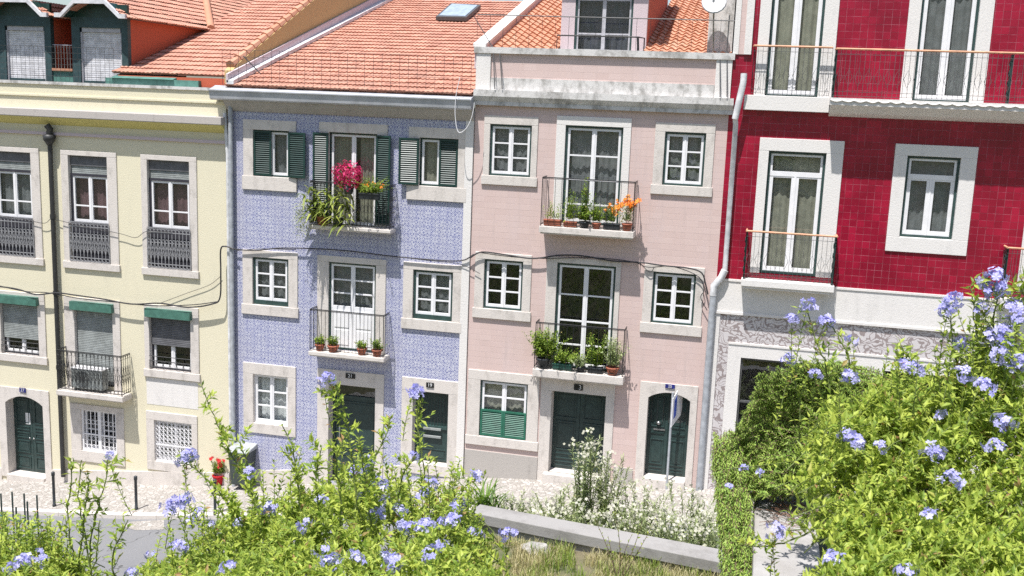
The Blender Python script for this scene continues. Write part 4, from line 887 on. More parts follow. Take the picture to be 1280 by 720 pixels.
# ================================================================== TERRAIN AND STREET
def terr(x, y):
    d = y+D; kx = lerp(.62, .41, max(0, min(1, (x+7.5)/2.3))); h = H-1.95-kx*d if d >= 0 else H-1.95-.34*d  # unseen rise behind the camera, added to darken the window reflections
    gx = max(0, min(1, (x+5.6)/.5))
    low = lerp(street(x)-.03, H-8.38, gx) if y > -16 else -99
    if y > -9.6 and x < -5.6: low = street(x)-.03; return low if y > -9.2 else lerp(max(h, low), low, (y+9.6)/.4)
    if y > -7.2: return street(x)-.05 if y > -6.3 else (H-8.38 if gx > .5 else low)
    return max(h, low)
m = MB(); xs = [-60+i*1.5 for i in range(28)]+[-18+i*.3 for i in range(100)]+[12+i*2.0 for i in range(25)]; xs = sorted(set(round(v, 3) for v in xs))
ys = [-70+i*3 for i in range(15)]+[-26+i*.3 for i in range(64)]; nx = len(xs)
ys = [y for y in ys if y <= -6.9]+[-6.85]
for y in ys:
    for x in xs: m.v.append((x, y, terr(x, y)+.10*noise.noise(Vector((x*.9, y*.9, 0)))*(1 if y < -7.2 else .2)+.03*noise.noise(Vector((x*4, y*4, 0)))))
for j in range(len(ys)-1):
    for i in range(nx-1): m.face(j*nx+i, j*nx+i+1, (j+1)*nx+i+1, (j+1)*nx+i)
tag(m.build('garden_terrain', 'soil', smooth=True), kind='structure')
def strip(name, mat, y0, y1, dz, x0=-60, x1=40, n=120, kind='structure'):
    m = MB(); X = sorted(set([lerp(x0, x1, i/n) for i in range(n+1)]+[a for a, _ in SZ if x0 < a < x1]))
    for a, b in zip(X, X[1:]): m.quad((a, y0, street(a)+dz), (b, y0, street(b)+dz), (b, y1, street(b)+dz), (a, y1, street(a)+dz))
    return tag(m.build(name, mat), kind=kind)
strip('ground', 'soil', -40, 60, -1.6)
strip('road', 'asphalt', -6.9, -2.3, -.12)
strip('pavement', 'calcada', -2.15, .35, 0)
m = MB()
X = [-30+i*1.0 for i in range(50)]
for a, b in zip(X, X[1:]):
    za, zb = street(a), street(b); o_ = .004
    m.prism([(a, -2.32, za-.2), (a, -2.15, za-.2), (a, -2.15, za+.004), (a, -2.30, za+.004), (a, -2.32, za-.01)], (b-a-.01, 0, zb-za))
tag(m.build('kerb', 'stone'), kind='structure')
strip('far_pavement', 'calcada', -9.3, -6.9, -.0, -60, -5.9)
# pale patched stretch of road
m = MB(); P = [(150, 655), (165, 650), (205, 653), (205, 668), (170, 664)]
Q = []
for px, py in P:
    r = ray(px, py); z = street(-15.3)-.116; t = (z-H)/r.z; Q.append(CAM+r*t)
m.quad(*[(v.x, v.y, street(v.x)-.114) for v in Q]); tag(m.build('road_patch', 'calcada'), kind='structure')

# low retaining wall closing the garden terrace
def gpt(px, py, z): r = ray(px, py); return CAM+r*((z-H)/r.z)
zw = H-8.0
f0, f1 = gpt(600, 630, zw), gpt(905, 687, zw); n0, n1 = gpt(640, 650, zw), gpt(905, 706, zw)
W_ = thing('garden_wall', ((f0.x+f1.x)/2, (f0.y+n0.y)/2, 2.4), 'low pale concrete garden wall between the terrace grass and the white flowering bushes', 'wall')
m = MB(); dirv = (f1-f0).normalized(); e1 = f1+dirv*3.5; e1n = n1+dirv*3.5; cz = -.22
m.prism([(p.x, p.y, zw+cz) for p in (n0-dirv*.9, e1n, e1, f0-dirv*.0)], (0, 0, -cz))
m.build('coping', 'concrete', W_, bevel=.015)
m = MB(); k = Vector((-dirv.y, dirv.x, 0))*-.06
m.prism([(p.x, p.y, 2.0) for p in (n0-dirv*.8-k, e1n-k, e1+k, f0-dirv*.0+k)], (0, 0, zw+cz-2.0)); m.build('wall_body', 'concrete', W_)
# return leg of the wall heading down the slope to the left
g0, g1_ = gpt(598, 640, zw), gpt(560, 690, zw); m = MB()
cxn = Vector((.45, 0.25, 0))
m.prism([(p.x, p.y, 2.0) for p in (f0-dirv*.05, g1_, g1_+cxn, n0-dirv*.85)], (0, 0, zw-2.0-.03)); m.build('return_leg', 'concrete', W_)

# pale wall end on the right, running away from the camera
zt2_ = H-2.75
wl_, wr_ = .105, .52
RW = thing('retaining_wall', ((wl_+wr_)/2, -D+6.4, H-4.8), 'thick pale cement wall end jutting out below the hanging creeper at right', 'wall')
m = MB(); m.box(wl_, wr_, -D+5.2, -D+7.6, zt2_-2.2, zt2_); o = m.build('wall_body', 'pale_cement', RW, bevel=.02)
sd = o.modifiers.new('s', 'SUBSURF'); sd.subdivision_type = 'SIMPLE'; sd.levels = sd.render_levels = 4
dt = bpy.data.textures.new('rough', 'CLOUDS'); dt.noise_scale = .25; dm_ = o.modifiers.new('d', 'DISPLACE'); dm_.texture = dt; dm_.strength = .035; dm_.texture_coords = 'GLOBAL'
m = MB(); m.box(wr_+.01, 5, -D+5.0, -D+9, zt2_-2.6, zt2_-.45); tag(m.build('planter_soil', 'soil'), kind='structure')

# ================================================================== STREET THINGS
def bollard(px, pyb, pyt, lab):
    b = None
    for it in range(3):
        z = street(b.x if b else at(px, pyb, -2).x); b = gpt(px, pyb, z)
    top = CAM+ray(px, pyt)*((b.y+D)/ray(px, pyt).y); h = top.z-z
    t = tag(MB().lathe((0, 0, 0), [(.05, 0), (.05, .06), (.038, .07), (.038, h-.12), (.048, h-.11), (.048, h-.02), (.03, h)], 10).build('bollard', 'plastic_dark', None, True), lab, 'bollard', 'bollards along the kerb')
    t.location = (b.x, b.y, z)
bollard(68, 633, 590, 'dark bollard on the kerb in front of the arched door of the yellow house')
bollard(170.5, 637, 595, 'dark bollard on the kerb in front of the two white grilles')
bollard(269, 643, 599, 'dark bollard on the kerb beside the potted red flower, half hidden by leaves')
# tree guard of green rods at lower left
b = Vector((-14.9, -6.0, street(-14.9))); 
TG = thing('tree_guard', b, 'dark green metal tree guard with upright rods at the lower left', 'tree guard')
def rod(px, pt, pb, Y, r=.02):
    a = at(px, pt, Y); c = at(px+.5, pb, Y); MB().tube([a, (a.x, a.y, b.z-.2)], r, 6).build('rod', 'door_green', TG)
for px, pt, Y in ((1, 617, -6.0), (15, 615, -6.0), (30, 617, -6.0), (46, 619, -6.0), (5, 640, -7.0), (20, 634, -7.0), (34, 627, -7.0)): rod(px, pt, 700, Y)
m = MB(); m.tube([at(-10, 645, -6.0), at(48, 655, -6.0)], .022, 6); m.tube([at(5, 680, -7.0), at(47, 656, -6.0)], .025, 6); m.tube([at(-10, 640, -7), at(20, 652, -7)], .015, 5); m.build('rail', 'plastic_green', TG)
# bin by the blue house
bb_ = gpt(303, 606, street(-12.9)); 
BN = thing('litter_bin', bb_, 'tall dark green rubbish bin with pale lid standing by the blue tiled house', 'bin')
s = .30; m = MB(); h = 1.02
m.v = [(bb_.x+sx*w, bb_.y+sy*w*.9, bb_.z+z) for z, w in ((.06, s*.8), (h, s)) for sx, sy in ((-1, -1), (1, -1), (1, 1), (-1, 1))]
for f in ((3, 2, 1, 0), (4, 5, 6, 7), (0, 1, 5, 4), (1, 2, 6, 5), (2, 3, 7, 6), (3, 0, 4, 7)): m.face(*f)
m.build('bin_body', 'bin_green', BN, bevel=.03)
m = MB(); m.prism([(bb_.x-s*1.08, bb_.y-s, bb_.z+h), (bb_.x-s*1.08, bb_.y+s, bb_.z+h), (bb_.x-s*1.08, bb_.y+s, bb_.z+h+.14), (bb_.x-s*1.08, bb_.y-s*.9, bb_.z+h+.06)], (s*2.16, 0, 0)); m.build('lid', 'bin_lid', BN, bevel=.02)
m = MB()
for sx in (-1, 1): m.tube([(bb_.x+sx*.24, bb_.y+.2, bb_.z+.08), (bb_.x+sx*.28, bb_.y+.2, bb_.z+.08)], .09, 12)
m.build('wheel', 'plastic_dark', BN)
# street sign seen almost edge-on
sp = gpt(833, 612, street(-2)); tp = CAM+ray(846, 486)*((sp.y+D)/ray(846, 486).y)
SG = thing('street_sign', sp, 'narrow blue and white street sign on a grey pole before the arched green door', 'sign')
m = MB(); m.tube([sp, (sp.x, sp.y, tp.z-.1)], .03, 8); m.build('pole', 'pipe_grey', SG, True)
a_ = math.radians(66); ca, sa = math.cos(a_), math.sin(a_); hh = tp.z; w_ = .5
m = MB(); P = [(0, hh-1.0), (w_*.9, hh-.78), (w_, hh-.6), (w_, hh-.02), (w_*.7, hh), (0, hh-.25)]
m.prism([(sp.x+u*ca-.0, sp.y+u*sa-.03, z) for u, z in P], (.02*sa, -.02*ca, 0)); pn = m.build('panel', 'white_paint', SG)
m = MB(); P = [(.08, hh-.80), (w_*.4, hh-.72), (w_*.4, hh-.2), (.08, hh-.32)]
m.prism([(sp.x+u*ca+.024*sa, sp.y+u*sa-.03-.024*ca, z) for u, z in P], (.003, -.002, 0)); m.build('symbol', 'sign_blue', pn)
# rock on the terrace
rp = gpt(671, 689, H-8.36); bm = bmesh.new(); bmesh.ops.create_icosphere(bm, subdivisions=3, radius=1)
for v in bm.verts: v.co = Vector((v.co.x*.30, v.co.y*.2, v.co.z*.15))*(1+.25*noise.noise(v.co*1.7))
me = bpy.data.meshes.new('rock'); bm.to_mesh(me); bm.free(); me.materials.append(MAT['rock_white']); o = bpy.data.objects.new('rock', me); C.objects.link(o); o.location = (rp.x, rp.y, rp.z+.03); tag(o, 'flat pale rock lying in the dry grass before the garden wall', 'rock')

# ================================================================== POTS AND BALCONY PLANTS
def pot_plant(name, p, label, cat, pot, plant, group=None):
    """pot=(kind, w, d, h, mat); plant=(mat, n, height, spread, L, W, flowers)"""
    t = thing(name, p, label, cat, group); kind, w, d, h, mt = pot; m = MB()
    if kind == 'trough':
        m.prism([(p.x-w/2, p.y-d*.4, p.z+.01), (p.x-w/2, p.y+d*.4, p.z+.01), (p.x-w/2, p.y+d/2, p.z+h), (p.x-w/2, p.y-d/2, p.z+h)], (w, 0, 0)); m.box(p.x-w/2-.012, p.x+w/2+.012, p.y-d/2-.012, p.y+d/2+.012, p.z+h-.02, p.z+h+.01)
        m.build('trough', mt, t, bevel=.006)
    else: m.lathe(p, [(w*.34, .005), (w*.48, h-.04), (w*.54, h-.04), (w*.54, h), (w*.46, h), (w*.44, h-.03)], 12); m.build('pot', mt, t, True)
    for spec in plant if isinstance(plant, list) else [plant]:
        mt2, n, ht, sp_, L, Wd, fl = spec; n = int(n*1.6); sp_ *= 1.35; ht *= random.uniform(.9, 1.2); m = MB(); tips = []
        for i in range(n):
            b = p+Vector((random.uniform(-.42, .42)*w, random.uniform(-.3, .3)*d, h)); tip = b+Vector((random.gauss(0, sp_), random.gauss(0, sp_*.7), ht*random.uniform(.5, 1.1)))
            P = bez(b, tip, Vector((0, 0, ht*.1)), 5); leafy(m, P, .1, L*.38, L*1.35, Wd*1.5, .7, 1, .6); tips.append(tip)
        m.build('foliage', mt2, t)
        if fl:
            fm, k, r = fl; m = MB()
            for tp_ in tips[:k]:
                for j in range(4): floret(m, tp_+rv(r*.6)+UP*.02, (UP*.5+Vector((0, -1, 0))+rv(.5)).normalized(), r)
            m.build('blossom', fm, t)
    return t
x0, x1, zt, zr, ya = b1[1]
def onb(B, f, dy=.13): x0, x1, zt, zr, ya = B; return Vector((lerp(x0, x1, f), ya+dy, zt+.005))
g = 'plants on the upper pink balcony'
pot_plant('plant_trough', onb(b1[1], .13), 'brown trough with thin yellowish grass at the left end of the upper pink balcony', 'planter', ('trough', .42, .17, .15, 'terracotta'), ('leaf_pot', 14, .42, .05, .09, .018, None), g)
pot_plant('plant_trough', onb(b1[1], .32), 'brown trough with tall upright green blades on the upper pink balcony', 'planter', ('trough', .32, .17, .13, 'terracotta'), ('leaf_pot', 16, .75, .04, .12, .02, None), g)
pot_plant('plant_pot', onb(b1[1], .47), 'black pot with a bushy bright green plant before the upper pink balcony door', 'plant pot', ('pot', .26, .2, .16, 'plastic_dark'), [('leaf_pot', 26, .38, .13, .07, .04, None), ('leaf_pot', 8, .95, .06, .08, .04, None)], g)
pot_plant('plant_pot', onb(b1[1], .60), 'small clay pot with yellow-green foliage on the upper pink balcony', 'plant pot', ('pot', .22, .2, .15, 'terracotta'), ('leaf_pot', 20, .42, .10, .05, .03, ('petal_white', 6, .015)), g)
pot_plant('plant_trough', onb(b1[1], .76), 'dark trough with a few orange blossoms right of the upper pink door', 'planter', ('trough', .40, .17, .15, 'plastic_dark'), ('leaf_pot', 12, .5, .09, .07, .03, ('petal_orange', 6, .035)), g)
pot_plant('plant_pot', onb(b1[1], .92), 'clay pot with tall orange lilies, right end of the upper pink balcony', 'plant pot', ('pot', .26, .2, .18, 'terracotta'), ('leaf_oleander', 12, .55, .09, .12, .03, ('petal_orange', 10, .07)), g)
g = 'plants on the lower pink balcony'
pot_plant('plant_pot', onb(b2[1], .10), 'dark pot with a large bush spilling over the left rail, lower pink balcony', 'plant pot', ('pot', .34, .3, .26, 'plastic_dark'), ('leaf_pot', 60, .75, .17, .08, .045, None), g)
pot_plant('plant_trough', onb(b2[1], .32), 'green trough of leafy plants on the lower pink balcony', 'planter', ('trough', .5, .17, .16, 'plastic_green'), ('leaf_pot', 34, .35, .16, .08, .04, None), g)
pot_plant('plant_pot', onb(b2[1], .52), 'small dark pot with pale trailing leaves, middle of the lower pink balcony', 'plant pot', ('pot', .24, .3, .14, 'plastic_dark'), ('leaf_oleander', 26, .25, .10, .06, .03, None), g)
pot_plant('plant_trough', onb(b2[1], .68), 'black trough with a tall climbing plant, right of centre, lower pink balcony', 'planter', ('trough', .36, .17, .14, 'plastic_dark'), ('leaf_pot', 18, .75, .12, .08, .045, None), g)
pot_plant('plant_pot', onb(b2[1], .87), 'clay pot with a pointed green shrub, right end of the lower pink balcony', 'plant pot', ('pot', .32, .3, .2, 'terracotta'), ('leaf_oleander', 34, .6, .10, .08, .035, None), g)
g = 'clay pots on the lower blue balcony'
for f, w, lab, h in ((.12, .26, 'leftmost clay pot on the lower blue balcony, with pale succulents', .2), (.30, .3, 'second clay pot from the left on the lower blue balcony, with mixed succulents', .2), (.68, .26, 'small clay pot right of the middle on the lower blue balcony', .18), (.88, .28, 'bright red clay pot at the right end of the lower blue balcony', .26)):
    pot_plant('plant_pot', onb(bal2[1], f, .14), lab, 'plant pot', ('pot', w, .2, .18, 'terracotta'), ('leaf_pot', 20, h, .07, .06, .035, None), g)
B1 = bal1[1]
pp = onb(B1, .22, .1); t = thing('balcony_plants', pp, 'mass of long strappy yellow-green leaves spilling over the left of the upper blue balcony', 'plant')
m = MB()
for i in range(190):
    b = Vector((lerp(B1[0], B1[1], random.uniform(-.05, .5)), B1[4]+random.uniform(-.12, .2), B1[2]+random.uniform(.05, .95)))
    d = (Vector((random.gauss(-.3, .8), random.gauss(-.5, .5), random.gauss(.45, .5)))).normalized(); L = random.uniform(.3, .55); r = random.random()
    pts = [b+d*L*k/3-UP*.28*L*(k/3)**2*2 for k in range(4)]; m.cr = r*.9+.01; sd = d.cross(UP).normalized()
    for k in range(3):
        w0, w1 = (.02, .032, .024, .003)[k], (.02, .032, .024, .003)[k+1]; m.quad(pts[k]-sd*w0, pts[k+1]-sd*w1, pts[k+1]+sd*w1, pts[k]+sd*w0)
for i in range(70):
    b = Vector((B1[0]+random.uniform(-.25, .15), B1[4]+random.uniform(-.12, .05), B1[2]+random.uniform(-.1, .5))); P = bez(b, b+Vector((random.uniform(-.25, .05), -.1, random.uniform(-.55, .1))), rv(.06), 5); leafy(m, P, .1, .05, .09, .03, .8)
for i in range(30):
    b = Vector((lerp(B1[0], B1[1], random.uniform(.0, .4)), B1[4]+.1, B1[2]+.4)); P = bez(b, b+Vector((random.gauss(0, .15), 0, random.uniform(.3, .75))), rv(.05), 5); leafy(m, P, .2, .05, .09, .028, .7)
m.build('foliage', 'leaf_bromeliad', t)
MB().lathe((pp.x-.15, pp.y, pp.z), [(.12, 0), (.16, .22), (.14, .22), (.13, .18)], 12).build('pot', 'terracotta', t, True); MB().lathe((pp.x+.28, pp.y, pp.z), [(.12, 0), (.15, .2), (.13, .2), (.12, .16)], 12).build('pot', 'plastic_dark', t, True)
c = at(436, 219, -.5); t = thing('flower_basket', c-UP*.3, 'round basket of bright pink blossom hung on the upper blue balcony rail', 'flowers')
m = MB(); n_ = 760
for i in range(n_):
    d = rv(1).normalized(); p = c+Vector((d.x*.46, d.y*.28, d.z*.38))*random.uniform(.6, 1.0)*(1+.3*noise.noise(d*1.6)); floret(m, p, (d+rv(.3)).normalized(), random.uniform(.025, .04))
m.build('blossom', 'petal_pink', t)
m = MB()
for i in range(120):
    d = rv(1).normalized(); m.leaf(c+Vector((d.x*.25, d.y*.16, d.z*.25-.06)), (d+UP*-.2).normalized(), UP, .08, .04, random.random()*.9+.01)
m.build('foliage', 'leaf_plumbago_deep', t); MB().lathe((c.x, c.y, c.z-.48), [(.10, 0), (.15, .2), (.13, .2)], 12).build('pot', 'plastic_dark', t, True)
c = at(462, 233, -.5); pot_plant('flower_box', c-UP*.34, 'dark window box with small orange flowers hung on the upper blue balcony rail', 'flower box', ('trough', .52, .18, .16, 'plastic_dark'), [('leaf_pot', 60, .26, .13, .05, .025, ('petal_orange', 14, .022)), ('leaf_pot', 20, .4, .2, .05, .025, None)])
p = gpt(273, 606, street(-14.3)); pot_plant('flower_pot', p, 'potted bright red flowering plant on the pavement beside the yellow house', 'plant pot', ('pot', .32, .3, .3, 'petal_red'), ('leaf_pot', 18, .42, .07, .08, .035, ('petal_red', 9, .05)))

# ================================================================== WHITE-FLOWERED BUSHES BEHIND THE GARDEN WALL
def oleander(px, pt, Y, w, label, n=26, fl=.5, mat='leaf_oleander', name='oleander_bush', Wf=.036, L=.17, group='white flowering bushes behind the garden wall', heads=1.0):
    fl *= .6
    pt += 0 if n < 25 else 12
    top = at(px, pt, Y); base = Vector((top.x, Y, street(top.x)-.05)); h = top.z-base.z
    t = thing(name, base, label, 'bush', group); m, s, f = MB(), MB(), MB()
    for i in range(int(n*1.9)):
        tip = base+Vector((random.gauss(0, w), random.gauss(0, w*.7), h*random.uniform(.35, 1.0)*(1 if i else 1)))
        if i == 0: tip = top.copy()
        P = bez(base+Vector((random.gauss(0, w*.35), random.gauss(0, w*.25), 0)), tip, Vector((0, 0, h*.15))+rv(.05), 8); s.tube(P, .012, 4, False, .005)
        leafy(m, P, .15, .045, L, Wf, .6, 2, .7, .3)
        if random.random() < fl:
            for k in range(int(8*heads)): floret(f, tip+rv(.075)+UP*.03, (UP*.6+Vector((0, -.6, 0))+rv(.5)).normalized(), random.uniform(.026, .042))
    m.build('foliage', mat, t); s.build('stem', 'stem_green', t)
    if f.v: f.build('blossom', 'petal_white', t)
random.seed(21)
oleander(735, 540, -5.3, .24, 'tall oleander with a pale flower spray rising in front of the garage door', 22, .6)
oleander(760, 566, -5.2, .2, 'oleander with creamy blossoms just right of the tallest spray', 18, .8)
oleander(806, 595, -5.2, .35, 'white flowering bush before the arched green door at its left', 30, .9)
oleander(865, 600, -5.3, .38, 'white flowering bush beside the hanging creeper', 34, .9)
oleander(700, 600, -5.2, .38, 'low white flowering bush below the garage door', 34, .75)
oleander(655, 610, -5.3, .36, 'low leafy bush with few white flowers under the green louvred window', 34, .5)
oleander(830, 626, -5.8, .38, 'dense white bush close behind the wall under the street sign', 34, .9)
oleander(770, 622, -5.7, .38, 'dense white bush close behind the wall, middle of the row', 34, .9)
oleander(725, 618, -5.7, .36, 'low white bush close behind the wall, left of the middle', 30, .85)
oleander(885, 632, -6.0, .34, 'white bush pressed against the wall end under the creeper', 30, .85)
oleander(632, 604, -5.8, .32, 'narrow leafed bush at the left end of the white bushes', 28, .3)
# strap-leaved clump
b = at(606, 612, -5.6); t = thing('agapanthus', Vector((b.x, -5.6, street(b.x))), 'clump of long strap leaves at the left end of the garden wall', 'plant'); m = MB()
for i in range(60):
    a = random.random()*6.28; bb0 = Vector((b.x+random.gauss(0, .14), -5.6+random.gauss(0, .1), b.z-.5)); d = Vector((math.cos(a)*.5, math.sin(a)*.5, 1)).normalized(); L = random.uniform(.6, 1.05); m.cr = random.random()*.9+.01; sd = d.cross(UP).normalized()
    pts = [bb0+d*L*k/4-UP*L*.35*(k/4)**2.5+Vector((d.x, d.y, 0))*L*.3*(k/4)**2 for k in range(5)]
    for k in range(4):
        w0, w1 = (.018, .022, .02, .014, .002)[k:k+2]; m.quad(pts[k]-sd*w0, pts[k+1]-sd*w1, pts[k+1]+sd*w1, pts[k]+sd*w0)
m.build('foliage', 'leaf_plumbago_deep', t)
MB().tube([(b.x, -5.6, street(b.x)-.1), (b.x, -5.6, b.z-.4)], .06, 6).build('stem', 'stem_green', t)

# ================================================================== TERRACE GRASS
random.seed(5)
def grass(name, mat, n, xr, yr, h, dens, label=None, w=.006):
    m = MB()
    for i in range(n):
        x, y = random.uniform(*xr), random.uniform(*yr)
        if noise.noise(Vector((x*1.3+dens*9, y*1.3, 3))) < dens-.5: continue
        z = terr(x, y)+.0; hh = h*random.uniform(.4, 1.2); a = random.random()*6.28; ln = random.uniform(.1, .7)*hh
        sd = Vector((math.sin(a), -math.cos(a), 0))*w; d = Vector((math.cos(a)*ln, math.sin(a)*ln, 0)); m.cr = random.random()*.999+.001
        p = Vector((x, y, z)); q = p+d*.35+UP*hh*.7; r = p+d+UP*hh
        m.quad(p-sd, p+sd, q+sd*.7, q-sd*.7); m.quad(q-sd*.7, q+sd*.7, r)
    return tag(m.build(name, mat), label, kind='stuff')
grass('dry_grass', 'grass', 42000, (-6.2, 1.2), (-12, -7.15), .20, .35)
grass('green_grass', 'grass_green', 22000, (-6.2, 1.2), (-12, -7.15), .26, .52)
grass('slope_grass', 'grass_green', 26000, (-16, 5), (-22, -11.5), .30, .2, w=.012)
# sapling in front of the wall
b = Vector((gpt(772, 722, H-8.3).x, gpt(772, 722, H-8.3).y, H-8.4)); t = thing('sapling', b, 'thin young shoot with yellow-green leaves standing before the garden wall', 'plant')
m, s = MB(), MB(); Yb = b.y
for (x_, y_) in ((745, 652), (768, 640), (803, 650), (822, 645), (790, 668), (760, 670)):
    P = bez(b+rv(.02), at(x_, y_, Yb), rv(.05), 8); s.tube(P, .012, 4, False, .004); leafy(m, P, .35, .07, .10, .05, .7)
m.build('foliage', 'leaf_plumbago', t); s.build('stem', 'bark', t)

# ================================================================== FOREGROUND SHRUBS
def interp(T, x):
    if x <= T[0][0]: return T[0][1]
    for (a, b), (c, d) in zip(T, T[1:]):
        if x <= c: return lerp(b, d, (x-a)/(c-a))
    return T[-1][1]
def shrub(name, label, top, xr, dn, df, n, L, W, mat, heads=(), tall=(), base_drop=1.0, bot=760, step=.016, arch=.15, thick=.0035, stemmat='stem_green', whorl=2, cat='shrub', flen=.55, lean=0, skip=None, s0=.3, hs=1.1, airy=60):
    """n leafy stems whose tips fill the crown between near depth dn and far depth df"""
    cx = (xr[0]+xr[1])/2; c = far(cx, 700, (dn+df)/2); g = Vector((c.x, c.y, terr(c.x, c.y) if not base_drop > 5 else c.z-1))
    t = thing(name, g, label, cat); m, s = MB(), MB(); Ls = 0
    for i in range(n):
        px = random.uniform(*xr); ty = interp(top, px); v = random.random()**1.15; py = lerp(ty, bot, v)+random.gauss(0, 5)
        d = lerp(df, dn, min(1, max(0, (py-ty)/max(1, bot-ty))))*random.uniform(.94, 1.06)
        if skip and skip(px, py): continue
        tip = far(px, py, d); ln = random.uniform(.25, flen)*.6
        b = tip+Vector((random.gauss(lean, .12), random.gauss(.12, .12), -ln)); P = bez(b, tip, Vector((random.gauss(0, .05), random.gauss(0, .05), ln*arch)), 6)
        ks = random.choice((.5, .7, .9, 1, 1.1, 1.3)); s.tube(P, thick, 3, False, thick*.5); leafy(m, P, s0 if random.random() < .8 else .1, step*ks, L*ks, W*ks*random.uniform(.8, 1.15), .65, whorl, .6, .3)
    for pts, dd, dens in tall:
        P = []
        Pp = [far(x_, y_, dd) for x_, y_ in pts]
        for i in range(len(Pp)-1):
            for k in range(5): P.append(Pp[i].lerp(Pp[i+1], k/5)+rv(.004))
        P.append(Pp[-1]); s.tube(P, .006, 5, False, .003)
        # side twigs
        for k in range(2, len(P)-1):
            if random.random() < .45:
                q = P[k]+Vector((random.gauss(0, .05), random.gauss(0, .05), random.uniform(.0, .07))); tw = bez(P[k], q, rv(.01), 3); s.tube(tw, .002, 3, False); leafy(m, tw, .2, step*.8/dens, L*1.05, W, .6, 2, .7, .2)
        leafy(m, P, .05, step*1.5/dens, L*1.1, W, .7, 2, .6, .25)
    for i in range(airy):
        px = random.uniform(xr[0]+20, xr[1]-20); ty = interp(top, px); 
        if ty > 700 or (skip and skip(px, ty+30)): continue
        d = random.uniform(lerp(dn, df, .6), df*1.03); tip = far(px+random.gauss(0, 10), ty-random.uniform(8, 45), d); b = far(px, ty+50, d)
        P = bez(b, tip, rv(.03), 7); s.tube(P, .0035, 3, False, .0015); leafy(m, P, .05, step*1.5, L*.95, W, .75, 2, .6, .3)
    for h in heads:
        if len(h) > 2:
            p_ = far(h[0], h[1], h[2]); b_ = p_+Vector((random.gauss(0, .08), random.gauss(.03, .04), -random.uniform(.3, .5))); P = bez(b_, p_, rv(.02), 6); s.tube(P, .003, 3, False, .0015); leafy(m, P, .0, step*1.8, L*.8, W*.8, .75, 2, .6, .3)
    m.build('foliage', mat, t); s.build('stem', stemmat, t)
    for h in heads:
        x_, y_ = h[0], h[1]; d = h[2] if len(h) > 2 else None
        if d is None:
            ty = interp(top, x_); d = lerp(df, dn, min(1, max(0, (y_-ty)/max(1, bot-ty))))*.96
        head(far(x_, y_, d), hs*random.uniform(.75, 1.15)*(d/5)**.3, t)
    return t
random.seed(11)
topB = [(130, 770), (160, 735), (190, 705), (225, 682), (250, 668), (275, 650), (305, 635), (340, 616), (380, 605), (420, 595), (460, 598), (500, 605), (540, 608), (575, 622), (595, 655), (610, 700), (625, 760)]
tallB = [([(455, 680), (442, 600), (436, 540), (428, 500), (418, 478)], 5.2, 1.0), ([(440, 700), (452, 620), (470, 570), (482, 545), (490, 520)], 5.4, .9), ([(430, 700), (425, 630), (420, 570), (436, 540)], 5.0, 1.3), ([(470, 700), (462, 640), (455, 590), (448, 545)], 5.1, 1.4),
    ([(335, 690), (322, 640), (308, 600), (290, 570), (272, 530), (252, 482)], 5.6, .9), ([(330, 700), (300, 650), (275, 615), (240, 583), (226, 578)], 5.3, 1.8), ([(320, 700), (318, 640), (312, 590), (300, 552), (276, 548)], 5.5, 1.2),
    ([(525, 700), (535, 640), (530, 590), (522, 540), (522, 500)], 5.9, .35), ([(500, 690), (495, 640), (505, 590), (528, 560), (520, 520)], 5.6, .4), ([(370, 700), (375, 640), (372, 600), (366, 560), (352, 530)], 5.5, .8), ([(570, 700), (572, 650), (580, 610), (560, 585)], 5.6, .8), ([(400, 700), (398, 640), (395, 590), (402, 560)], 5.2, 1.2)]
hB = [(411, 473, 5.2), (405, 478, 5.2), (523, 493, 5.9), (518, 490, 5.9), (517, 571, 5.6), (471, 602), (481, 606), (458, 619), (481, 627), (448, 587), (460, 577, 5.3), (441, 588), (503, 640), (498, 636), (515, 660), (506, 658), (535, 655), (528, 660), (557, 653), (562, 649), (519, 620), (531, 615), (540, 607), (442, 693), (448, 700), (417, 700), (413, 704), (493, 702), (488, 708), (481, 697), (534, 693), (552, 682), (402, 624), (471, 644), (233, 571, 5.3), (239, 568, 5.3), (229, 576, 5.3), (189, 693), (218, 681), (225, 684), (284, 711), (333, 637), (340, 633), (242, 650), (209, 640, 5.2), (597, 596, 5.6), (575, 631), (570, 635), (565, 652), (221, 629, 5.0), (233, 626, 5.0), (215, 631, 5.0), (313, 590, 5.4), (382, 655), (375, 660), (400, 688), (596, 668), (588, 661), (632, 668, 5.4), (640, 664, 5.4), (250, 642), (300, 655), (262, 655)]
shrub('plumbago_shrub', 'large bright green plumbago shrub with pale blue flowers filling the lower left foreground', topB, (150, 625), 4.0, 6.0, 1100, .068, .026, 'leaf_plumbago', hB, tallB, bot=745)
topA = [(-30, 680), (0, 680), (30, 685), (60, 682), (80, 690), (95, 715), (110, 760)]
tallA = [([(105, 760), (100, 700), (104, 650), (112, 600), (106, 590)], 5.0, (.6)), ([(115, 760), (112, 690), (120, 640), (132, 600), (134, 575)], 5.1, (.6)), ([(100, 760), (90, 690), (84, 640), (90, 590), (91, 572)], 5.2, .35), ([(120, 760), (108, 680), (98, 620), (102, 575)], 5.0, .5), ([(150, 760), (140, 700), (150, 670), (160, 650)], 5.0, .4), ([(105, 760), (118, 700), (125, 650)], 4.9, .6)]
shrub('plumbago_shrub', 'small plumbago shrub with thin upright shoots in the bottom left corner', topA, (-30, 105), 4.2, 5.2, 210, .068, .026, 'leaf_plumbago', [(134, 570, 5.1), (30, 700), (24, 704), (36, 703), (54, 700), (164, 716, 5.0), (45, 694), (12, 712)], tallA, bot=745)
topC = [(975, 620), (1000, 580), (1015, 545), (1040, 510), (1080, 485), (1110, 475), (1150, 470), (1180, 462), (1210, 450), (1240, 435), (1300, 425)]
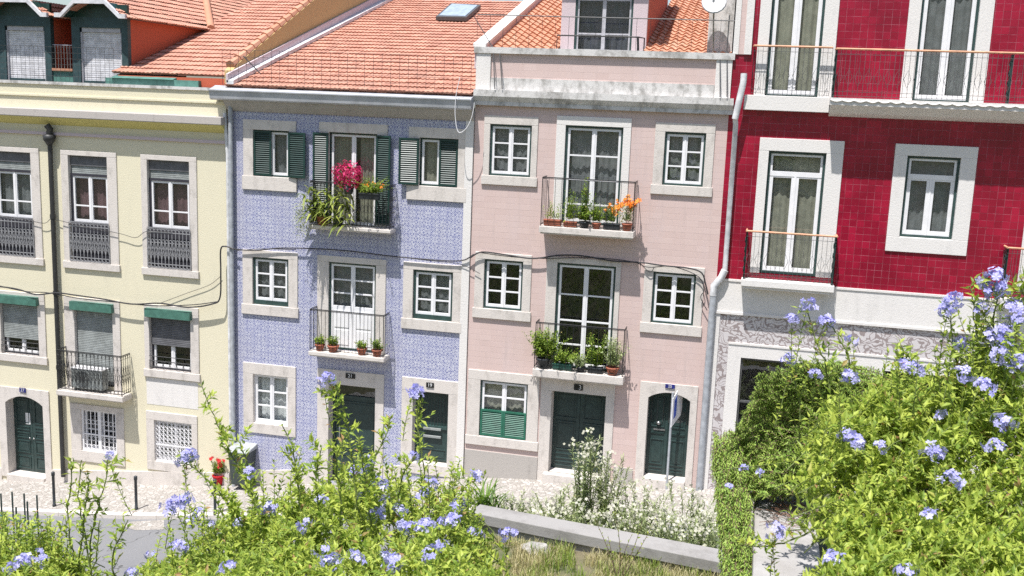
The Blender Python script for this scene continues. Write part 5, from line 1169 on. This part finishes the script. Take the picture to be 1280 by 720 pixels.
tallC = [([(1228, 470), (1222, 430), (1216, 390), (1214, 360), (1222, 345)], 5.6, .9), ([(1235, 470), (1240, 420), (1245, 380), (1250, 352)], 5.7, .5), ([(1200, 470), (1190, 430), (1188, 390)], 5.7, .35), ([(1040, 500), (1030, 450), (1015, 410), (1010, 388)], 6.0, .4), ([(1065, 490), (1060, 440), (1045, 415), (1035, 404)], 6.0, .3), ([(1120, 470), (1130, 440), (1137, 455)], 6.0, .6), ([(1270, 470), (1268, 420), (1280, 370), (1275, 345)], 5.6, .8), ([(1000, 560), (1000, 500), (988, 460)], 6.1, .3), ([(1030, 650), (1000, 672), (965, 682), (935, 684), (922, 674)], 5.6, .3), ([(1030, 640), (1005, 650), (985, 655)], 5.7, .5)]
hC = [(1187, 380, 5.6), (1182, 388, 5.6), (1193, 375, 5.6), (985, 450, 6.1), (1010, 382, 6.0), (990, 399, 6.0), (1035, 404, 6.0), (1031, 401, 6.0), (1066, 425, 6.0), (1020, 468, 5.8), (1060, 470, 5.8), (1065, 473, 5.8), (1137, 458, 5.8), (1143, 463, 5.8), (1130, 456, 5.8), (1226, 480, 5.2), (1233, 484, 5.2), (1240, 362, 5.6), (1236, 352, 5.6), (1247, 347, 5.6), (1245, 370, 5.6), (1251, 362, 5.6), (1262, 388, 5.6), (1230, 385, 5.6), (1270, 384, 5.6), (1202, 432, 5.6), (1197, 428, 5.6), (1238, 425, 5.6), (1230, 422, 5.6), (1250, 440, 5.5), (1258, 436, 5.5), (1243, 448, 5.5), (1176, 521), (1062, 549), (1056, 545), (1070, 552), (1167, 566), (1171, 570), (1190, 600), (1253, 527), (1258, 530), (1271, 455, 5.3), (1265, 462, 5.3), (1275, 448, 5.3), (1130, 714), (1135, 718), (1102, 560), (1160, 645), (1245, 560), (1275, 400, 5.5), (970, 662, 5.6), (966, 668, 5.6), (1040, 700), (1205, 470, 5.4), (1255, 415, 5.6)]
shrub('plumbago_shrub', 'big plumbago shrub with pale blue flower heads filling the right foreground', topC, (985, 1310), 4.0, 6.0, 1350, .072, .028, 'leaf_plumbago', hC, tallC, bot=760, airy=28, skip=lambda x, y: (y > 590 and x < 1042) or x < 1012)
# trailing needle-leaved creeper over the wall end
random.seed(3)
topE = [(893, 600), (900, 565), (915, 545), (930, 520), (945, 480), (960, 470), (985, 462), (1010, 455), (1040, 460), (1070, 470), (1090, 500), (1100, 600)]
c = far(960, 620, 6.6); t = thing('trailing_juniper', (c.x, c.y, zt2_), 'dark feathery evergreen creeper hanging over the pale wall end at right', 'creeper'); m, s = MB(), MB()
for i in range(2700):
    u = random.random()
    if u < .70:
        px = random.uniform(908, 1085); ty = interp(topE, px); py = lerp(ty, 626 if px < 1000 else 590, random.random()**1.2); d = lerp(7.7, 7.2, (py-ty)/max(1, 640-ty))*random.uniform(.97, 1.03)
        tip = far(px, py, d); b = tip+Vector((random.uniform(.05, .35), random.gauss(0, .12), random.uniform(-.22, .05) if py < 570 else random.uniform(.05, .2))); P = bez(b, tip, Vector((0, 0, .08)), 6)
    else:
        y0_ = random.uniform(585, 790); px = 936-random.random()**.8*lerp(44, 26, (y0_-585)/200); d = lerp(7.5, 6.4, (y0_-585)/150)*random.uniform(.97, 1.05)
        b = far(px+random.uniform(-4, 10), y0_-50, d+.05); tip = far(px+random.uniform(-6, 6), y0_, d); P = bez(b, tip, Vector((random.gauss(0, .02), -.03, .0)), 6)
    s.tube(P, .0025, 3, False); leafy(m, P, .05, .014, .036, .010, .6, 3, .6, .1 if u < .70 else -.05)
for i in range(170):
    px = random.uniform(925, 1060); ty = interp(topE, px); b = far(px, ty+random.uniform(15, 60), 7.3); tx = px-random.uniform(4, 26); tip = far(tx, interp(topE, tx)+random.uniform(-12, 25), 7.2)
    P = bez(b, tip, Vector((0, 0, .05)), 6); s.tube(P, .0025, 3, False); leafy(m, P, .05, .012, .036, .010, .55, 3, .6, .1)
m.build('foliage', 'leaf_juniper', t); s.build('stem', 'bark', t)
for h in ((912, 608, 6.1), (950, 590, 6.0), (930, 585, 6.2)): head(far(*h), .6, t)
# dry litter on top of the wall
m = MB()
for i in range(130):
    p = Vector((random.uniform(wl_+.1, wr_), random.uniform(-D+6.8, -D+7.35), zt2_+.01+random.random()*.04)); d = Vector((random.gauss(0, 1), random.gauss(0, 1), .1)).normalized(); m.tube([p, p+d*random.uniform(.04, .12)], .002, 3)
tag(m.build('dry_litter', 'litter'), kind='stuff')

# ================================================================== CAMERA, SUN, SKY
cd = bpy.data.cameras.new('camera'); cam = bpy.data.objects.new('camera', cd); C.objects.link(cam); bpy.context.scene.camera = cam
cd.sensor_width = 36; cd.lens = FPX/1280*36; cd.clip_start = .1; cd.clip_end = 500
cam.matrix_world = Matrix(((M[0][0], -M[1][0], -M[2][0], CAM.x), (M[0][1], -M[1][1], -M[2][1], CAM.y), (M[0][2], -M[1][2], -M[2][2], CAM.z), (0, 0, 0, 1)))
cd.dof.use_dof = True; cd.dof.focus_distance = 24; cd.dof.aperture_fstop = 9
SD = Vector((-.13, -.36, 1)).normalized(); el = math.asin(SD.z); rot = math.atan2(SD.x, SD.y)
ld = bpy.data.lights.new('sun', 'SUN'); ld.energy = 4.7; ld.angle = math.radians(.5); ld.color = (1, .975, .945)
lo = bpy.data.objects.new('sun', ld); C.objects.link(lo); lo.rotation_euler = SD.to_track_quat('Z', 'Y').to_euler(); lo.location = (0, -10, 40)
w = bpy.data.worlds.new('World'); bpy.context.scene.world = w; w.use_nodes = True; n = w.node_tree.nodes; sk = n.new('ShaderNodeTexSky'); sk.sky_type = 'NISHITA'; sk.sun_disc = False
sk.sun_elevation = el; sk.sun_rotation = rot; sk.dust_density = 1.5; w.node_tree.links.new(sk.outputs[0], n['Background'].inputs[0]); n['Background'].inputs[1].default_value = .1
S = bpy.context.scene; S.render.engine = 'CYCLES'; S.view_settings.view_transform = 'Standard'; S.view_settings.look = 'None'; S.view_settings.exposure = .68; S.view_settings.gamma = 1
S.cycles.use_denoising = False; S.cycles.max_bounces = 8; S.cycles.transparent_max_bounces = 12
